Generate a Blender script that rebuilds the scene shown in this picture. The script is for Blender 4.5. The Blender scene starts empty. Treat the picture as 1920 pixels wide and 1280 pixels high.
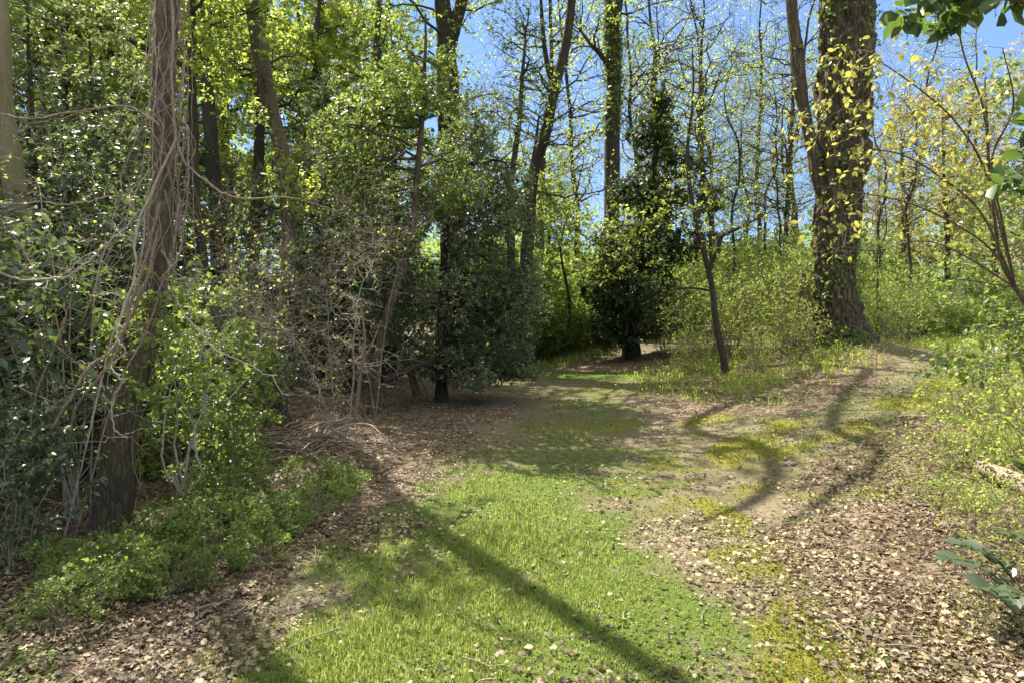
import bpy, math, random
import numpy as np
from mathutils.kdtree import KDTree
rng = np.random.default_rng(7)
R_ = math.radians
scene = bpy.context.scene
# ------------------------------------------------------------------ camera
CAMH, F, CX, HY = 1.6, 1280.0, 960.0, 560.0
cam = bpy.data.cameras.new('camera'); camo = bpy.data.objects.new('camera', cam)
scene.collection.objects.link(camo); scene.camera = camo
cam.sensor_width = 36; cam.lens = 24; cam.shift_y = -80/1920
cam.clip_start = 0.05; cam.clip_end = 800
camo.location = (0, 0, CAMH); camo.rotation_euler = (R_(90), 0, 0)
# ------------------------------------------------------------------ light
SUN_AZ, SUN_EL = R_(-36), R_(53)          # azimuth from +Y, negative = left
SKY_STR, SUN_STR, EXPO = 0.13, 5.0, 1.50
sd = np.array([math.sin(SUN_AZ)*math.cos(SUN_EL), math.cos(SUN_AZ)*math.cos(SUN_EL), math.sin(SUN_EL)])
w = bpy.data.worlds.new('World'); scene.world = w; w.use_nodes = True
nt = w.node_tree; nt.nodes.clear()
sky = nt.nodes.new('ShaderNodeTexSky'); sky.sky_type = 'NISHITA'; sky.sun_disc = False
sky.sun_elevation = SUN_EL; sky.sun_rotation = SUN_AZ
sky.air_density = 1.0; sky.dust_density = 0.0; sky.ozone_density = 3.0; sky.altitude = 0
bg = nt.nodes.new('ShaderNodeBackground'); bg.inputs[1].default_value = SKY_STR
hs = nt.nodes.new('ShaderNodeHueSaturation'); hs.inputs['Saturation'].default_value = 1.02
wo = nt.nodes.new('ShaderNodeOutputWorld')
def vmul(a, k):
    v = nt.nodes.new('ShaderNodeVectorMath'); v.operation = 'MULTIPLY'; v.inputs[1].default_value = k; nt.links.new(a, v.inputs[0]); return v.outputs[0]
gmn = nt.nodes.new('ShaderNodeGamma'); gmn.inputs[1].default_value = .5      # flattens the pale horizon of a spring sky
nt.links.new(vmul(sky.outputs[0], (SKY_STR,)*3), gmn.inputs[0])
nt.links.new(vmul(gmn.outputs[0], tuple(c/SKY_STR for c in (.25, .33, .475))), hs.inputs['Color']); 
# overhead sky, out of view, is whitened and brightened as added fill light
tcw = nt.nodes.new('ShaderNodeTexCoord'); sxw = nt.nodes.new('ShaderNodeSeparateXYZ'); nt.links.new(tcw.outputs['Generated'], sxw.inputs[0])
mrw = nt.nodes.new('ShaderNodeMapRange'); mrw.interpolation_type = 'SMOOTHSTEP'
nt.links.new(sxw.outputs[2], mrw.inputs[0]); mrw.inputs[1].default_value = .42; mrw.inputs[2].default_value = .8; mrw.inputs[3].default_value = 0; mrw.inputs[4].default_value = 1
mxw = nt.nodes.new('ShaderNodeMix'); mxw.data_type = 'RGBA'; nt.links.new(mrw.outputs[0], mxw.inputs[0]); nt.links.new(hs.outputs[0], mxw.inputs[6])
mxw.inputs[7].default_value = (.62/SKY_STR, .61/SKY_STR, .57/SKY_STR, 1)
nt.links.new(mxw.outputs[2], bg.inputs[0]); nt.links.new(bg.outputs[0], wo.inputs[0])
sl = bpy.data.lights.new('sun', 'SUN'); sl.energy = SUN_STR; sl.angle = R_(0.45); sl.color = (1.0, 0.93, 0.80)
so = bpy.data.objects.new('sun', sl); scene.collection.objects.link(so)
from mathutils import Vector
so.rotation_euler = Vector(sd).to_track_quat('Z', 'Y').to_euler()
vs = scene.view_settings; vs.view_transform = 'Standard'; vs.look = 'None'; vs.exposure = EXPO; vs.gamma = 1
scene.cycles.max_bounces = 7; scene.cycles.diffuse_bounces = 4; scene.cycles.transmission_bounces = 5
scene.cycles.glossy_bounces = 2; scene.cycles.use_denoising = True
scene.cycles.sample_clamp_indirect = 6
# ------------------------------------------------------------------ numpy helpers
def _hash(ix, iy, iz, seed):
    h = (ix.astype(np.int64)*374761393 + iy.astype(np.int64)*668265263 + iz.astype(np.int64)*2147483647 + seed*1274126177) & 0xffffffff
    h = ((h ^ (h >> 13))*1274126177) & 0xffffffff
    h = ((h ^ (h >> 16))*2246822519) & 0xffffffff
    return ((h ^ (h >> 15)) & 0xffff)/65535.0
def noise(p, f=1.0, seed=0, octv=1):
    p = np.asarray(p, float); out = 0; a = 1; tot = 0
    for o in range(octv):
        q = p*f + seed*7.31; i = np.floor(q); t = q-i; t = t*t*(3-2*t); r = 0
        for dx in (0, 1):
            wx = t[..., 0] if dx else 1-t[..., 0]
            for dy in (0, 1):
                wy = t[..., 1] if dy else 1-t[..., 1]
                for dz in (0, 1):
                    wz = t[..., 2] if dz else 1-t[..., 2]
                    r = r + wx*wy*wz*_hash(i[..., 0]+dx, i[..., 1]+dy, i[..., 2]+dz, seed+o*17)
        out = out + a*r; tot += a; a *= .5; f *= 2.1
    return out/tot
def noise2(x, y, f=1.0, seed=0, octv=1):
    return noise(np.stack([x, y, np.zeros_like(x)+.37], -1), f, seed, octv)
def sm(a, b, x):
    t = np.clip((x-a)/(b-a), 0, 1); return t*t*(3-2*t)
def nrm(v): return v/np.maximum(np.linalg.norm(v, axis=-1, keepdims=True), 1e-9)
def hraw(x, y):
    s = sm(0, 1, (x*.8+(y-6)*.12-1.0)/4.2)
    h = .55*s + .34*np.exp(-((x-6.1)**2+(y-12.1)**2)/1.9) + .16*np.exp(-((x-1.6)**2/2.2+(y-17.5)**2/1.4))
    h = h + .035*(noise2(x, y, .9, 3, 2)-.5) + 1.2*sm(22, 70, y)*1.0
    return h
def H(x, y):
    x = np.asarray(x, float); y = np.asarray(y, float); return hraw(x, y)
def P(px, py, d): return np.array([(px-CX)/F*d, d, CAMH+(HY-py)/F*d])
def G(px, py):
    "ground point seen at a pixel"
    d = np.linspace(1.5, 60, 6000); x = (px-CX)/F*d; z = CAMH+(HY-py)/F*d
    k = np.argmax(z <= H(x, d)); 
    if not (z <= H(x, d)).any(): k = len(d)-1
    return np.array([x[k], d[k], float(H(x[k], d[k]))])
def GD(px, d):
    x = (px-CX)/F*d; return np.array([x, d, float(H(x, d))])
def sdpoly(x, y, poly):
    "signed distance, positive inside"
    poly = np.asarray(poly); n = len(poly); dmin = np.full(x.shape, 1e9); ins = np.zeros(x.shape, bool)
    for i in range(n):
        a = poly[i]; b = poly[(i+1) % n]; e = b-a
        wx = x-a[0]; wy = y-a[1]; t = np.clip((wx*e[0]+wy*e[1])/(e@e+1e-9), 0, 1)
        dmin = np.minimum(dmin, np.hypot(wx-t*e[0], wy-t*e[1]))
        c = ((a[1] > y) != (b[1] > y)) & (x < (b[0]-a[0])*(y-a[1])/(b[1]-a[1]+1e-12)+a[0]); ins ^= c
    return np.where(ins, dmin, -dmin)
def gpoly(pts): return [G(a, b)[:2] for a, b in pts]
def over(px, py, z):
    "point at height z above the bank whose shade falls on the ground seen at a pixel"
    g = G(px, py); k = z/math.tan(SUN_EL); return np.array([g[0]+math.sin(SUN_AZ)*k, g[1]+math.cos(SUN_AZ)*k, g[2]+z])
# ------------------------------------------------------------------ meshes
class Geo:
    def __init__(s): s.V = []; s.Fq = []; s.Ft = []; s.A = []; s.n = 0
    def add(s, V, F_, rnd=None):
        V = V.reshape(-1, 3); F_ = np.asarray(F_).reshape(-1, F_.shape[-1])
        (s.Fq if F_.shape[1] == 4 else s.Ft).append(F_+s.n)
        s.V.append(V); s.A.append(np.zeros(len(V)) if rnd is None else rnd.reshape(-1)); s.n += len(V)
        return s
    def build(s, name, mat, parent=None, smooth=True, loc=(0, 0, 0), attrs=None):
        me = bpy.data.meshes.new(name)
        V = np.concatenate(s.V)-np.asarray(loc)[None]
        fq = np.concatenate(s.Fq) if s.Fq else np.zeros((0, 4), int); ft = np.concatenate(s.Ft) if s.Ft else np.zeros((0, 3), int)
        me.vertices.add(len(V)); me.vertices.foreach_set('co', V.astype(np.float32).ravel())
        L = np.concatenate([fq.ravel(), ft.ravel()]).astype(np.int32)
        me.loops.add(len(L)); me.loops.foreach_set('vertex_index', L)
        st = np.concatenate([np.arange(len(fq))*4, len(fq)*4+np.arange(len(ft))*3]).astype(np.int32)
        me.polygons.add(len(st)); me.polygons.foreach_set('loop_start', st)
        if smooth: me.polygons.foreach_set('use_smooth', np.ones(len(st), bool))
        me.update(calc_edges=True)
        a = me.attributes.new('rnd', 'FLOAT', 'POINT'); a.data.foreach_set('value', np.concatenate(s.A).astype(np.float32))
        for k, v in (attrs or {}).items():
            a = me.attributes.new(k, 'FLOAT', 'POINT'); a.data.foreach_set('value', v.astype(np.float32))
        me.materials.append(mat)
        o = bpy.data.objects.new(name, me); scene.collection.objects.link(o)
        if parent is not None: o.parent = parent
        else: o.location = loc
        return o
def tubes(g, Pn, Rn, s=5, rough=0, seed=0, cap=False):
    Pn = np.asarray(Pn, float); Rn = np.asarray(Rn, float)
    if Pn.ndim == 2: Pn = Pn[None]; Rn = Rn[None]
    N, K, _ = Pn.shape
    T = nrm(np.gradient(Pn, axis=1)); D = nrm(Pn[:, -1]-Pn[:, 0])
    ref = np.where(np.abs(D[:, 2:3]) > .7, np.array([[1., .13, 0]]), np.array([[0, .1, 1.]]))[:, None, :]
    u = nrm(np.cross(T, ref)); v = np.cross(T, u)
    a = np.arange(s)/s*2*np.pi
    ca, sa = np.cos(a)[None, None, :, None], np.sin(a)[None, None, :, None]
    rr = np.repeat(Rn[:, :, None], s, 2)
    dirs = ca*u[:, :, None]+sa*v[:, :, None]
    if rough:
        q = Pn[:, :, None]*np.array([1, 1, .22]) + dirs*Rn[:, :, None, None]
        rr = rr*(1+rough*(noise(q, 26, seed, 2)-.5)*2+rough*1.3*(noise(q, 5, seed+3, 1)-.5))
    V = Pn[:, :, None]+dirs*rr[..., None]
    idx = (np.arange(N)[:, None, None]*K+np.arange(K-1)[None, :, None])*s
    j = np.arange(s)[None, None]; j2 = (j+1) % s
    Fq = np.stack([idx+j, idx+j2, idx+s+j2, idx+s+j], -1)
    g.add(V, Fq.reshape(-1, 4), np.repeat(rng.random(N), K*s))
    if cap:
        for e in (0, K-1):
            c = Pn[:, e]; ring = V[:, e]
            VV = np.concatenate([ring, c[:, None]], 1); ft = np.array([[i, (i+1) % s, s] for i in range(s)])
            if e == 0: ft = ft[:, ::-1]
            g.add(VV, (ft[None]+np.arange(N)[:, None, None]*(s+1)).reshape(-1, 3), np.full(N*(s+1), .9))
TS = (np.array([[0, 0, 0], [.45, -.30, .09], [1, 0, -.03], [.45, .30, .09]]), np.array([[0, 1, 2], [0, 2, 3]]))
TO = (np.array([[0, 0, 0], [.33, 0, -.03], [.68, 0, -.06], [1, 0, -.17], [.22, .24, .03], [.64, .25, 0], [.22, -.24, .03], [.64, -.25, 0]]),
      np.array([[0, 1, 4], [1, 2, 5], [1, 5, 4], [2, 3, 5], [0, 6, 1], [1, 6, 7], [1, 7, 2], [2, 7, 3]]))
TC = (np.array([[0, 0, 0], [.5, -.07, .0], [.55, .42, .06], [1.0, .22, -.04], [.82, 0, .02], [1.0, -.22, -.04], [.55, -.42, .06]])*1.0,
      np.array([[0, 4, 2], [4, 3, 2], [0, 6, 4], [4, 6, 5]]))
def dead_t(seed):
    r = np.random.default_rng(seed); n = 12; a = np.arange(n)/n*2*np.pi
    rad = np.where(np.arange(n) % 2 == 0, .5, .30+.12*r.random(n)); rad[0] = .55; rad[n//2] = .55
    x = .5+rad*np.cos(a)*1.0; y = rad*np.sin(a)*.85
    z = .12*np.sin(a*2+r.random()*6)+.09*r.random(n)
    V = np.concatenate([np.stack([x, y, z], 1), [[.5, 0, 0]]])
    return V, np.array([[i, (i+1) % n, n] for i in range(n)])
def leaves(g, Pn, D, N, S, t=TS, wid=1.0, rnd=None):
    T, Fc = t; n = len(Pn)
    if n == 0: return
    D = nrm(D); N = N-(N*D).sum(-1, keepdims=True)*D; N = nrm(N); B = np.cross(N, D)
    S = np.broadcast_to(S, (n,))[:, None, None]
    V = Pn[:, None]+S*(T[None, :, 0:1]*D[:, None]+T[None, :, 1:2]*wid*B[:, None]+T[None, :, 2:3]*N[:, None])
    Fi = Fc[None]+np.arange(n)[:, None, None]*len(T)
    rn = rng.random(n) if rnd is None else rnd
    g.add(V, Fi.reshape(-1, 3), np.repeat(rn, len(T)))
def rnd3(n): return nrm(rng.normal(size=(n, 3)))
# ------------------------------------------------------------------ materials
def newmat(name):
    m = bpy.data.materials.new(name); m.use_nodes = True; n = m.node_tree; n.nodes.clear()
    return m, n, n.nodes.new('ShaderNodeOutputMaterial')
def rgb(c): return (c[0], c[1], c[2], 1)
def ramp(n, inp, stops):
    r = n.nodes.new('ShaderNodeValToRGB'); e = r.color_ramp.elements
    while len(e) < len(stops): e.new(.5)
    for i, (p, c) in enumerate(stops): e[i].position = p; e[i].color = rgb(c)
    n.links.new(inp, r.inputs[0]); return r.outputs[0]
def attr(n, name):
    a = n.nodes.new('ShaderNodeAttribute'); a.attribute_name = name; return a.outputs['Fac']
def mixc(n, f, a, b):
    m = n.nodes.new('ShaderNodeMix'); m.data_type = 'RGBA'
    if isinstance(f, float): m.inputs[0].default_value = f
    else: n.links.new(f, m.inputs[0])
    for s, c in ((6, a), (7, b)):
        if isinstance(c, tuple): m.inputs[s].default_value = rgb(c)
        else: n.links.new(c, m.inputs[s])
    return m.outputs[2]
def math_(n, op, a, b=None, c=None):
    m = n.nodes.new('ShaderNodeMath'); m.operation = op
    for i, s in enumerate((a, b, c)):
        if s is None: continue
        if isinstance(s, (int, float)): m.inputs[i].default_value = s
        else: n.links.new(s, m.inputs[i])
    return m.outputs[0]
def tnoise(n, scale, det=3, vec=None, rough=.6):
    t = n.nodes.new('ShaderNodeTexNoise'); t.inputs['Scale'].default_value = scale; t.inputs['Detail'].default_value = det
    t.inputs['Roughness'].default_value = rough
    if vec is None:
        tc = n.nodes.new('ShaderNodeTexCoord'); vec = tc.outputs['Object']
    n.links.new(vec, t.inputs['Vector']); return t.outputs['Fac']
def leafmat(name, stops, trans=(0.3, .45, .04), tf=.45, rough=.5, spec=.4):
    "stops: reflectance ramp over the per-leaf random value"
    m, n, out = newmat(name)
    a = attr(n, 'rnd'); col = ramp(n, a, stops)
    p = n.nodes.new('ShaderNodeBsdfPrincipled'); n.links.new(col, p.inputs['Base Color'])
    p.inputs['Roughness'].default_value = rough; p.inputs['Specular IOR Level'].default_value = spec
    tr = n.nodes.new('ShaderNodeBsdfTranslucent')
    h = n.nodes.new('ShaderNodeHueSaturation'); h.inputs['Value'].default_value = 1
    n.links.new(mixc(n, math_(n, 'MULTIPLY', a, .35), trans, tuple(min(1, c*1.5) for c in stops[-1][1])), h.inputs['Color'])
    n.links.new(h.outputs[0], tr.inputs[0])
    mx = n.nodes.new('ShaderNodeMixShader'); mx.inputs[0].default_value = tf
    n.links.new(p.outputs[0], mx.inputs[1]); n.links.new(tr.outputs[0], mx.inputs[2]); n.links.new(mx.outputs[0], out.inputs[0])
    return m
def barkmat(name, c1, c2, c3=None, scale=22, stretch=.14, bump=.6, mossy=0.0, plates=.3):
    m, n, out = newmat(name)
    tc = n.nodes.new('ShaderNodeTexCoord'); mp = n.nodes.new('ShaderNodeMapping'); mp.inputs['Scale'].default_value = (1, 1, stretch)
    n.links.new(tc.outputs['Object'], mp.inputs[0])
    f = tnoise(n, scale, 5, mp.outputs[0], .65); f2 = tnoise(n, 3.2, 3)
    wv = n.nodes.new('ShaderNodeVectorMath'); wv.operation = 'MULTIPLY_ADD'; wv.inputs[1].default_value = (.05, .05, .03)
    nz = n.nodes.new('ShaderNodeTexNoise'); nz.inputs['Scale'].default_value = scale*.35; n.links.new(tc.outputs['Object'], nz.inputs['Vector'])
    n.links.new(nz.outputs['Color'], wv.inputs[0]); n.links.new(mp.outputs[0], wv.inputs[2])
    vo = n.nodes.new('ShaderNodeTexVoronoi'); vo.feature = 'DISTANCE_TO_EDGE'; vo.inputs['Scale'].default_value = scale*1.1; n.links.new(wv.outputs[0], vo.inputs['Vector'])
    crack = n.nodes.new('ShaderNodeMapRange'); n.links.new(vo.outputs['Distance'], crack.inputs[0]); crack.inputs[1].default_value = 0; crack.inputs[2].default_value = .22
    f = math_(n, 'ADD', math_(n, 'MULTIPLY', f, .62), math_(n, 'MULTIPLY', crack.outputs[0], plates))
    col = ramp(n, f, [(.30, c1), (.66, c2)])
    col = mixc(n, math_(n, 'MULTIPLY', f2, .7), col, c3 or tuple(x*.7 for x in c2))
    if mossy:
        mm = n.nodes.new('ShaderNodeMapRange'); mm.inputs[1].default_value = .5; mm.inputs[2].default_value = .62
        n.links.new(tnoise(n, 5.5, 5), mm.inputs[0]); col = mixc(n, math_(n, 'MULTIPLY', mm.outputs[0], mossy), col, (.10, .13, .03))
    col = mixc(n, math_(n, 'MULTIPLY', attr(n, 'rnd'), .3), col, c2)
    p = n.nodes.new('ShaderNodeBsdfPrincipled'); n.links.new(col, p.inputs['Base Color'])
    p.inputs['Roughness'].default_value = .85; p.inputs['Specular IOR Level'].default_value = .2
    b = n.nodes.new('ShaderNodeBump'); b.inputs['Strength'].default_value = bump; b.inputs['Distance'].default_value = .03
    n.links.new(f, b.inputs['Height']); n.links.new(b.outputs[0], p.inputs['Normal']); n.links.new(p.outputs[0], out.inputs[0])
    return m
MB = dict(
    brown=barkmat('bark_brown', (.035, .026, .018), (.17, .125, .08), (.11, .09, .05), 26, .16, .8, .35),
    dark=barkmat('bark_dark', (.02, .016, .012), (.10, .075, .05), (.05, .042, .03), 30, .14, .8, .3),
    pale=barkmat('bark_pale', (.20, .16, .085), (.33, .27, .15), (.16, .15, .07), 12, .4, .25, .35, plates=.06),
    furrow=barkmat('bark_furrowed', (.014, .010, .008), (.17, .122, .078), (.085, .07, .038), 15, .15, 1.0, .4, plates=.36),
    grey=barkmat('bark_grey', (.09, .08, .065), (.26, .23, .19), (.16, .14, .11), 30, .2, .5),
    twig=barkmat('twig_tan', (.17, .135, .09), (.34, .28, .20), (.22, .18, .12), 40, .3, .3),
    palet=barkmat('twig_pale', (.26, .22, .165), (.50, .44, .35), (.34, .29, .22), 40, .3, .3),
    vine=barkmat('vine_bark', (.13, .085, .06), (.36, .26, .18), (.26, .19, .14), 38, .25, .6),
    twigd=barkmat('twig_dark', (.03, .025, .02), (.12, .095, .07), (.07, .055, .04), 40, .3, .3),
    log=barkmat('log_wood', (.16, .12, .08), (.42, .34, .24), (.30, .24, .17), 20, .9, .8),
)
ML = dict(
    young=leafmat('leaf_young', [(0, (.11, .17, .03)), (.6, (.20, .26, .05)), (1, (.32, .34, .08))], (.50, .62, .09), .5, .5, .3),
    mid=leafmat('leaf_mid', [(0, (.06, .105, .022)), (.6, (.11, .165, .035)), (1, (.20, .24, .06))], (.34, .46, .07), .42, .42, .4),
    holly=leafmat('leaf_holly', [(0, (.075, .105, .055)), (.7, (.15, .185, .09)), (1, (.28, .31, .15))], (.28, .36, .10), .36, .46, .5),
    rhodo=leafmat('leaf_rhododendron', [(0, (.038, .062, .030)), (.75, (.075, .108, .048)), (1, (.15, .18, .06))], (.18, .28, .06), .28, .40, .7),
    yellow=leafmat('leaf_yellow', [(0, (.14, .18, .04)), (.6, (.26, .28, .06)), (1, (.42, .30, .10))], (.58, .58, .10), .45, .5, .3),
    rust=leafmat('leaf_rust', [(0, (.16, .18, .05)), (.5, (.28, .25, .09)), (1, (.36, .22, .12))], (.50, .46, .14), .5, .5, .3),
    oak=leafmat('leaf_broad', [(0, (.03, .06, .02)), (.7, (.05, .095, .025)), (1, (.11, .16, .04))], (.20, .32, .05), .3, .38, .45),
    bush=leafmat('leaf_bush', [(0, (.08, .135, .025)), (.6, (.15, .22, .04)), (1, (.26, .31, .07))], (.38, .52, .08), .42, .45, .4),
    ever=leafmat('leaf_evergreen', [(0, (.022, .045, .014)), (.7, (.05, .08, .02)), (1, (.13, .12, .03))], (.12, .18, .03), .25, .52, .4),
    grass=leafmat('grass_blade', [(0, (.075, .125, .025)), (.55, (.17, .235, .045)), (.88, (.32, .33, .10)), (1, (.46, .40, .22))], (.38, .48, .08), .45, .5, .35),
    moss=leafmat('moss_leaf', [(0, (.10, .12, .015)), (.6, (.20, .21, .025)), (1, (.32, .30, .05))], (.36, .38, .04), .35, .7, .2),
    clover=leafmat('clover', [(0, (.07, .12, .02)), (.6, (.12, .18, .03)), (1, (.22, .24, .05))], (.28, .42, .06), .4, .5, .3),
    dead=leafmat('leaf_dead', [(0, (.035, .025, .016)), (.3, (.095, .068, .040)), (.62, (.175, .130, .076)), (.88, (.30, .235, .138)), (1, (.44, .37, .22))], (.32, .2, .1), .12, .55, .35),
)
# ------------------------------------------------------------------ objects
def tag(o, label=None, cat=None, group=None, kind=None):
    if label: o['label'] = label
    if cat: o['category'] = cat
    if group: o['group'] = group
    if kind: o['kind'] = kind
    return o
def empty(name, loc, label, cat, group=None):
    o = bpy.data.objects.new(name, None); scene.collection.objects.link(o); o.location = loc; o.empty_display_size = .2
    return tag(o, label, cat, group)
def copy_thing(root, loc, rz, sc, label):
    r = root.copy(); scene.collection.objects.link(r); r.location = loc; r.rotation_euler = (0, 0, rz)
    r.scale = (sc, sc, sc) if np.isscalar(sc) else sc; r['label'] = label
    for ch in root.children:
        c = ch.copy(); scene.collection.objects.link(c); c.parent = r
    return r
def spline(pts, n):
    pts = np.asarray(pts, float); m = len(pts)
    if m == 2: return pts[0]+(pts[1]-pts[0])*np.linspace(0, 1, n)[:, None]
    q = np.concatenate([[2*pts[0]-pts[1]], pts, [2*pts[-1]-pts[-2]]])
    u = np.linspace(0, m-1-1e-6, n); i = u.astype(int); t = (u-i)[:, None]
    a, b, c, d = q[i], q[i+1], q[i+2], q[i+3]
    return .5*((2*b)+(-a+c)*t+(2*a-5*b+4*c-d)*t*t+(-a+3*b-3*c+d)*t**3)
def interp(r, n):
    r = np.asarray(r, float); return np.interp(np.linspace(0, len(r)-1, n), np.arange(len(r)), r)
def curves(A, B, K, bow=.12, wig=.05, sag=0.0):
    "batch of wandering curves from A to B (N,3)"
    N = len(A); t = np.linspace(0, 1, K)[None, :, None]; d = B-A; L = np.linalg.norm(d, axis=1)[:, None, None]
    o = rnd3(N)[:, None]*bow*L*np.sin(np.pi*t)
    wg = np.cumsum(rng.normal(size=(N, K, 3)), 1); wg -= wg[:, :1]; wg = wg-t*wg[:, -1:]
    Pn = A[:, None]+d[:, None]*t+o+wg*wig*L
    Pn[..., 2] += (sag*L[..., 0]*np.sin(np.pi*t[..., 0]))
    return Pn
def crown_pts(vols, n, gap=.45, freq=.9, seed=0):
    "points in a union of ellipsoids with noise gaps"
    vols = [(np.asarray(c, float), np.asarray(r, float), wt) for c, r, wt in vols]
    wts = np.array([r.prod()**.7*wt for c, r, wt in vols]); wts /= wts.sum(); out = []; tot = 0
    for _ in range(12):
        k = rng.choice(len(vols), size=n, p=wts); p = rnd3(n)*(rng.random(n)**(1/2.4))[:, None]
        C = np.array([v[0] for v in vols])[k]; Rr = np.array([v[1] for v in vols])[k]
        q = C+p*Rr; keep = noise(q, freq, seed, 2) > gap; q = q[keep]
        q = q[q[:, 2] > H(q[:, 0], q[:, 1])+.05]; out.append(q); tot += len(q)
        if tot >= n: break
    return np.concatenate(out)[:n]
def pv(px, py, d, rx, ry, rd, wt=1.0): return (P(px, py, d), (rx*d/F, rd, ry*d/F), wt)
def attach(nodes, rads, targets, K, lift, rmax, bow, wig, fr=.6, sag=0.0, up=.35):
    kd = KDTree(len(nodes))
    for i, p in enumerate(nodes): kd.insert(p, i)
    kd.balance(); idx = np.zeros(len(targets), int)
    for i, t in enumerate(targets):
        c, j, dd = kd.find(t)
        if up: c, j, dd = kd.find((t[0], t[1], t[2]-up*dd))
        idx[i] = j
    A = nodes[idx]; Pn = curves(A, targets, K, bow, wig, sag)
    L = np.linalg.norm(targets-A, axis=1)
    r0 = np.minimum(rads[idx]*fr, np.minimum(rmax, .012*L+.25*rmax)); Rn = r0[:, None]*np.linspace(1, .35, K)[None]
    return Pn, Rn
def grow(nodes, rads, vols, n, leaf, rmax=.05, gap=.45, freq=.9, seed=0, wood=True, twr=.0035, up=.35, sag=0.0, tipl=0.0):
    "returns (branch geo, crown geo)"
    gb, gl = Geo(), Geo()
    t1 = crown_pts(vols, n[0], gap, freq, seed); P1, R1 = attach(nodes, rads, t1, 9, 0, rmax, .12, .035, .6, sag, up)
    tubes(gb, P1, R1, 6)
    n2 = np.concatenate([nodes, P1[:, 2:].reshape(-1, 3)]); r2 = np.concatenate([rads, R1[:, 2:].ravel()])
    t2 = crown_pts(vols, n[1], gap, freq, seed); P2, R2 = attach(n2, r2, t2, 7, 0, rmax*.35, .14, .045, .6, sag, up*.6)
    tubes(gb, P2, R2, 4)
    n3 = np.concatenate([P1[:, 4:].reshape(-1, 3), P2[:, 2:].reshape(-1, 3)]); r3 = np.concatenate([R1[:, 4:].ravel(), R2[:, 2:].ravel()])
    t3 = crown_pts(vols, n[2], gap, freq, seed); P3, R3 = attach(n3, r3, t3, 5, 0, twr*2, .15, .06, .8, 0, up*.3)
    R3 = np.clip(R3, twr*.35, twr*1.3); tubes(gb, P3, R3, 3)
    put_leaves(gl, np.concatenate([P3, P2[:, 2:]]), leaf)
    return gb, gl
def put_leaves(gl, Pn, leaf):
    per = leaf.get('per', 6); N, K, _ = Pn.shape
    if per <= 0: return
    cnt = rng.poisson(per, N); tw = np.repeat(np.arange(N), cnt); m = len(tw)
    u = (1-rng.random(m)**1.3*leaf.get('span', .9))*(K-1); u = np.clip(u, 0, K-1.001); i = u.astype(int); f = (u-i)[:, None]
    p = Pn[tw, i]*(1-f)+Pn[tw, i+1]*f; d = nrm(Pn[tw, i+1]-Pn[tw, i])
    D = nrm(d*.5+rnd3(m)*leaf.get('scat', .8)); D[:, 2] -= leaf.get('droop', .2)
    N_ = rnd3(m)*leaf.get('tilt', .7)+np.array([0, 0, 1.])
    S = leaf['size']*(.45+1.0*rng.random(m)**1.4); p = p+rnd3(m)*leaf['size']*leaf.get('off', .4)
    # hue drifts over the crown as well as from leaf to leaf
    rn = np.clip(.55*rng.random(m)+.45*np.clip((noise(p, .8, 5, 2)-.25)*2, 0, 1)+leaf.get('bias', 0), 0, 1)
    leaves(gl, p, D, N_, S, leaf.get('t', TS), leaf.get('wid', 1), rn)
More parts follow.
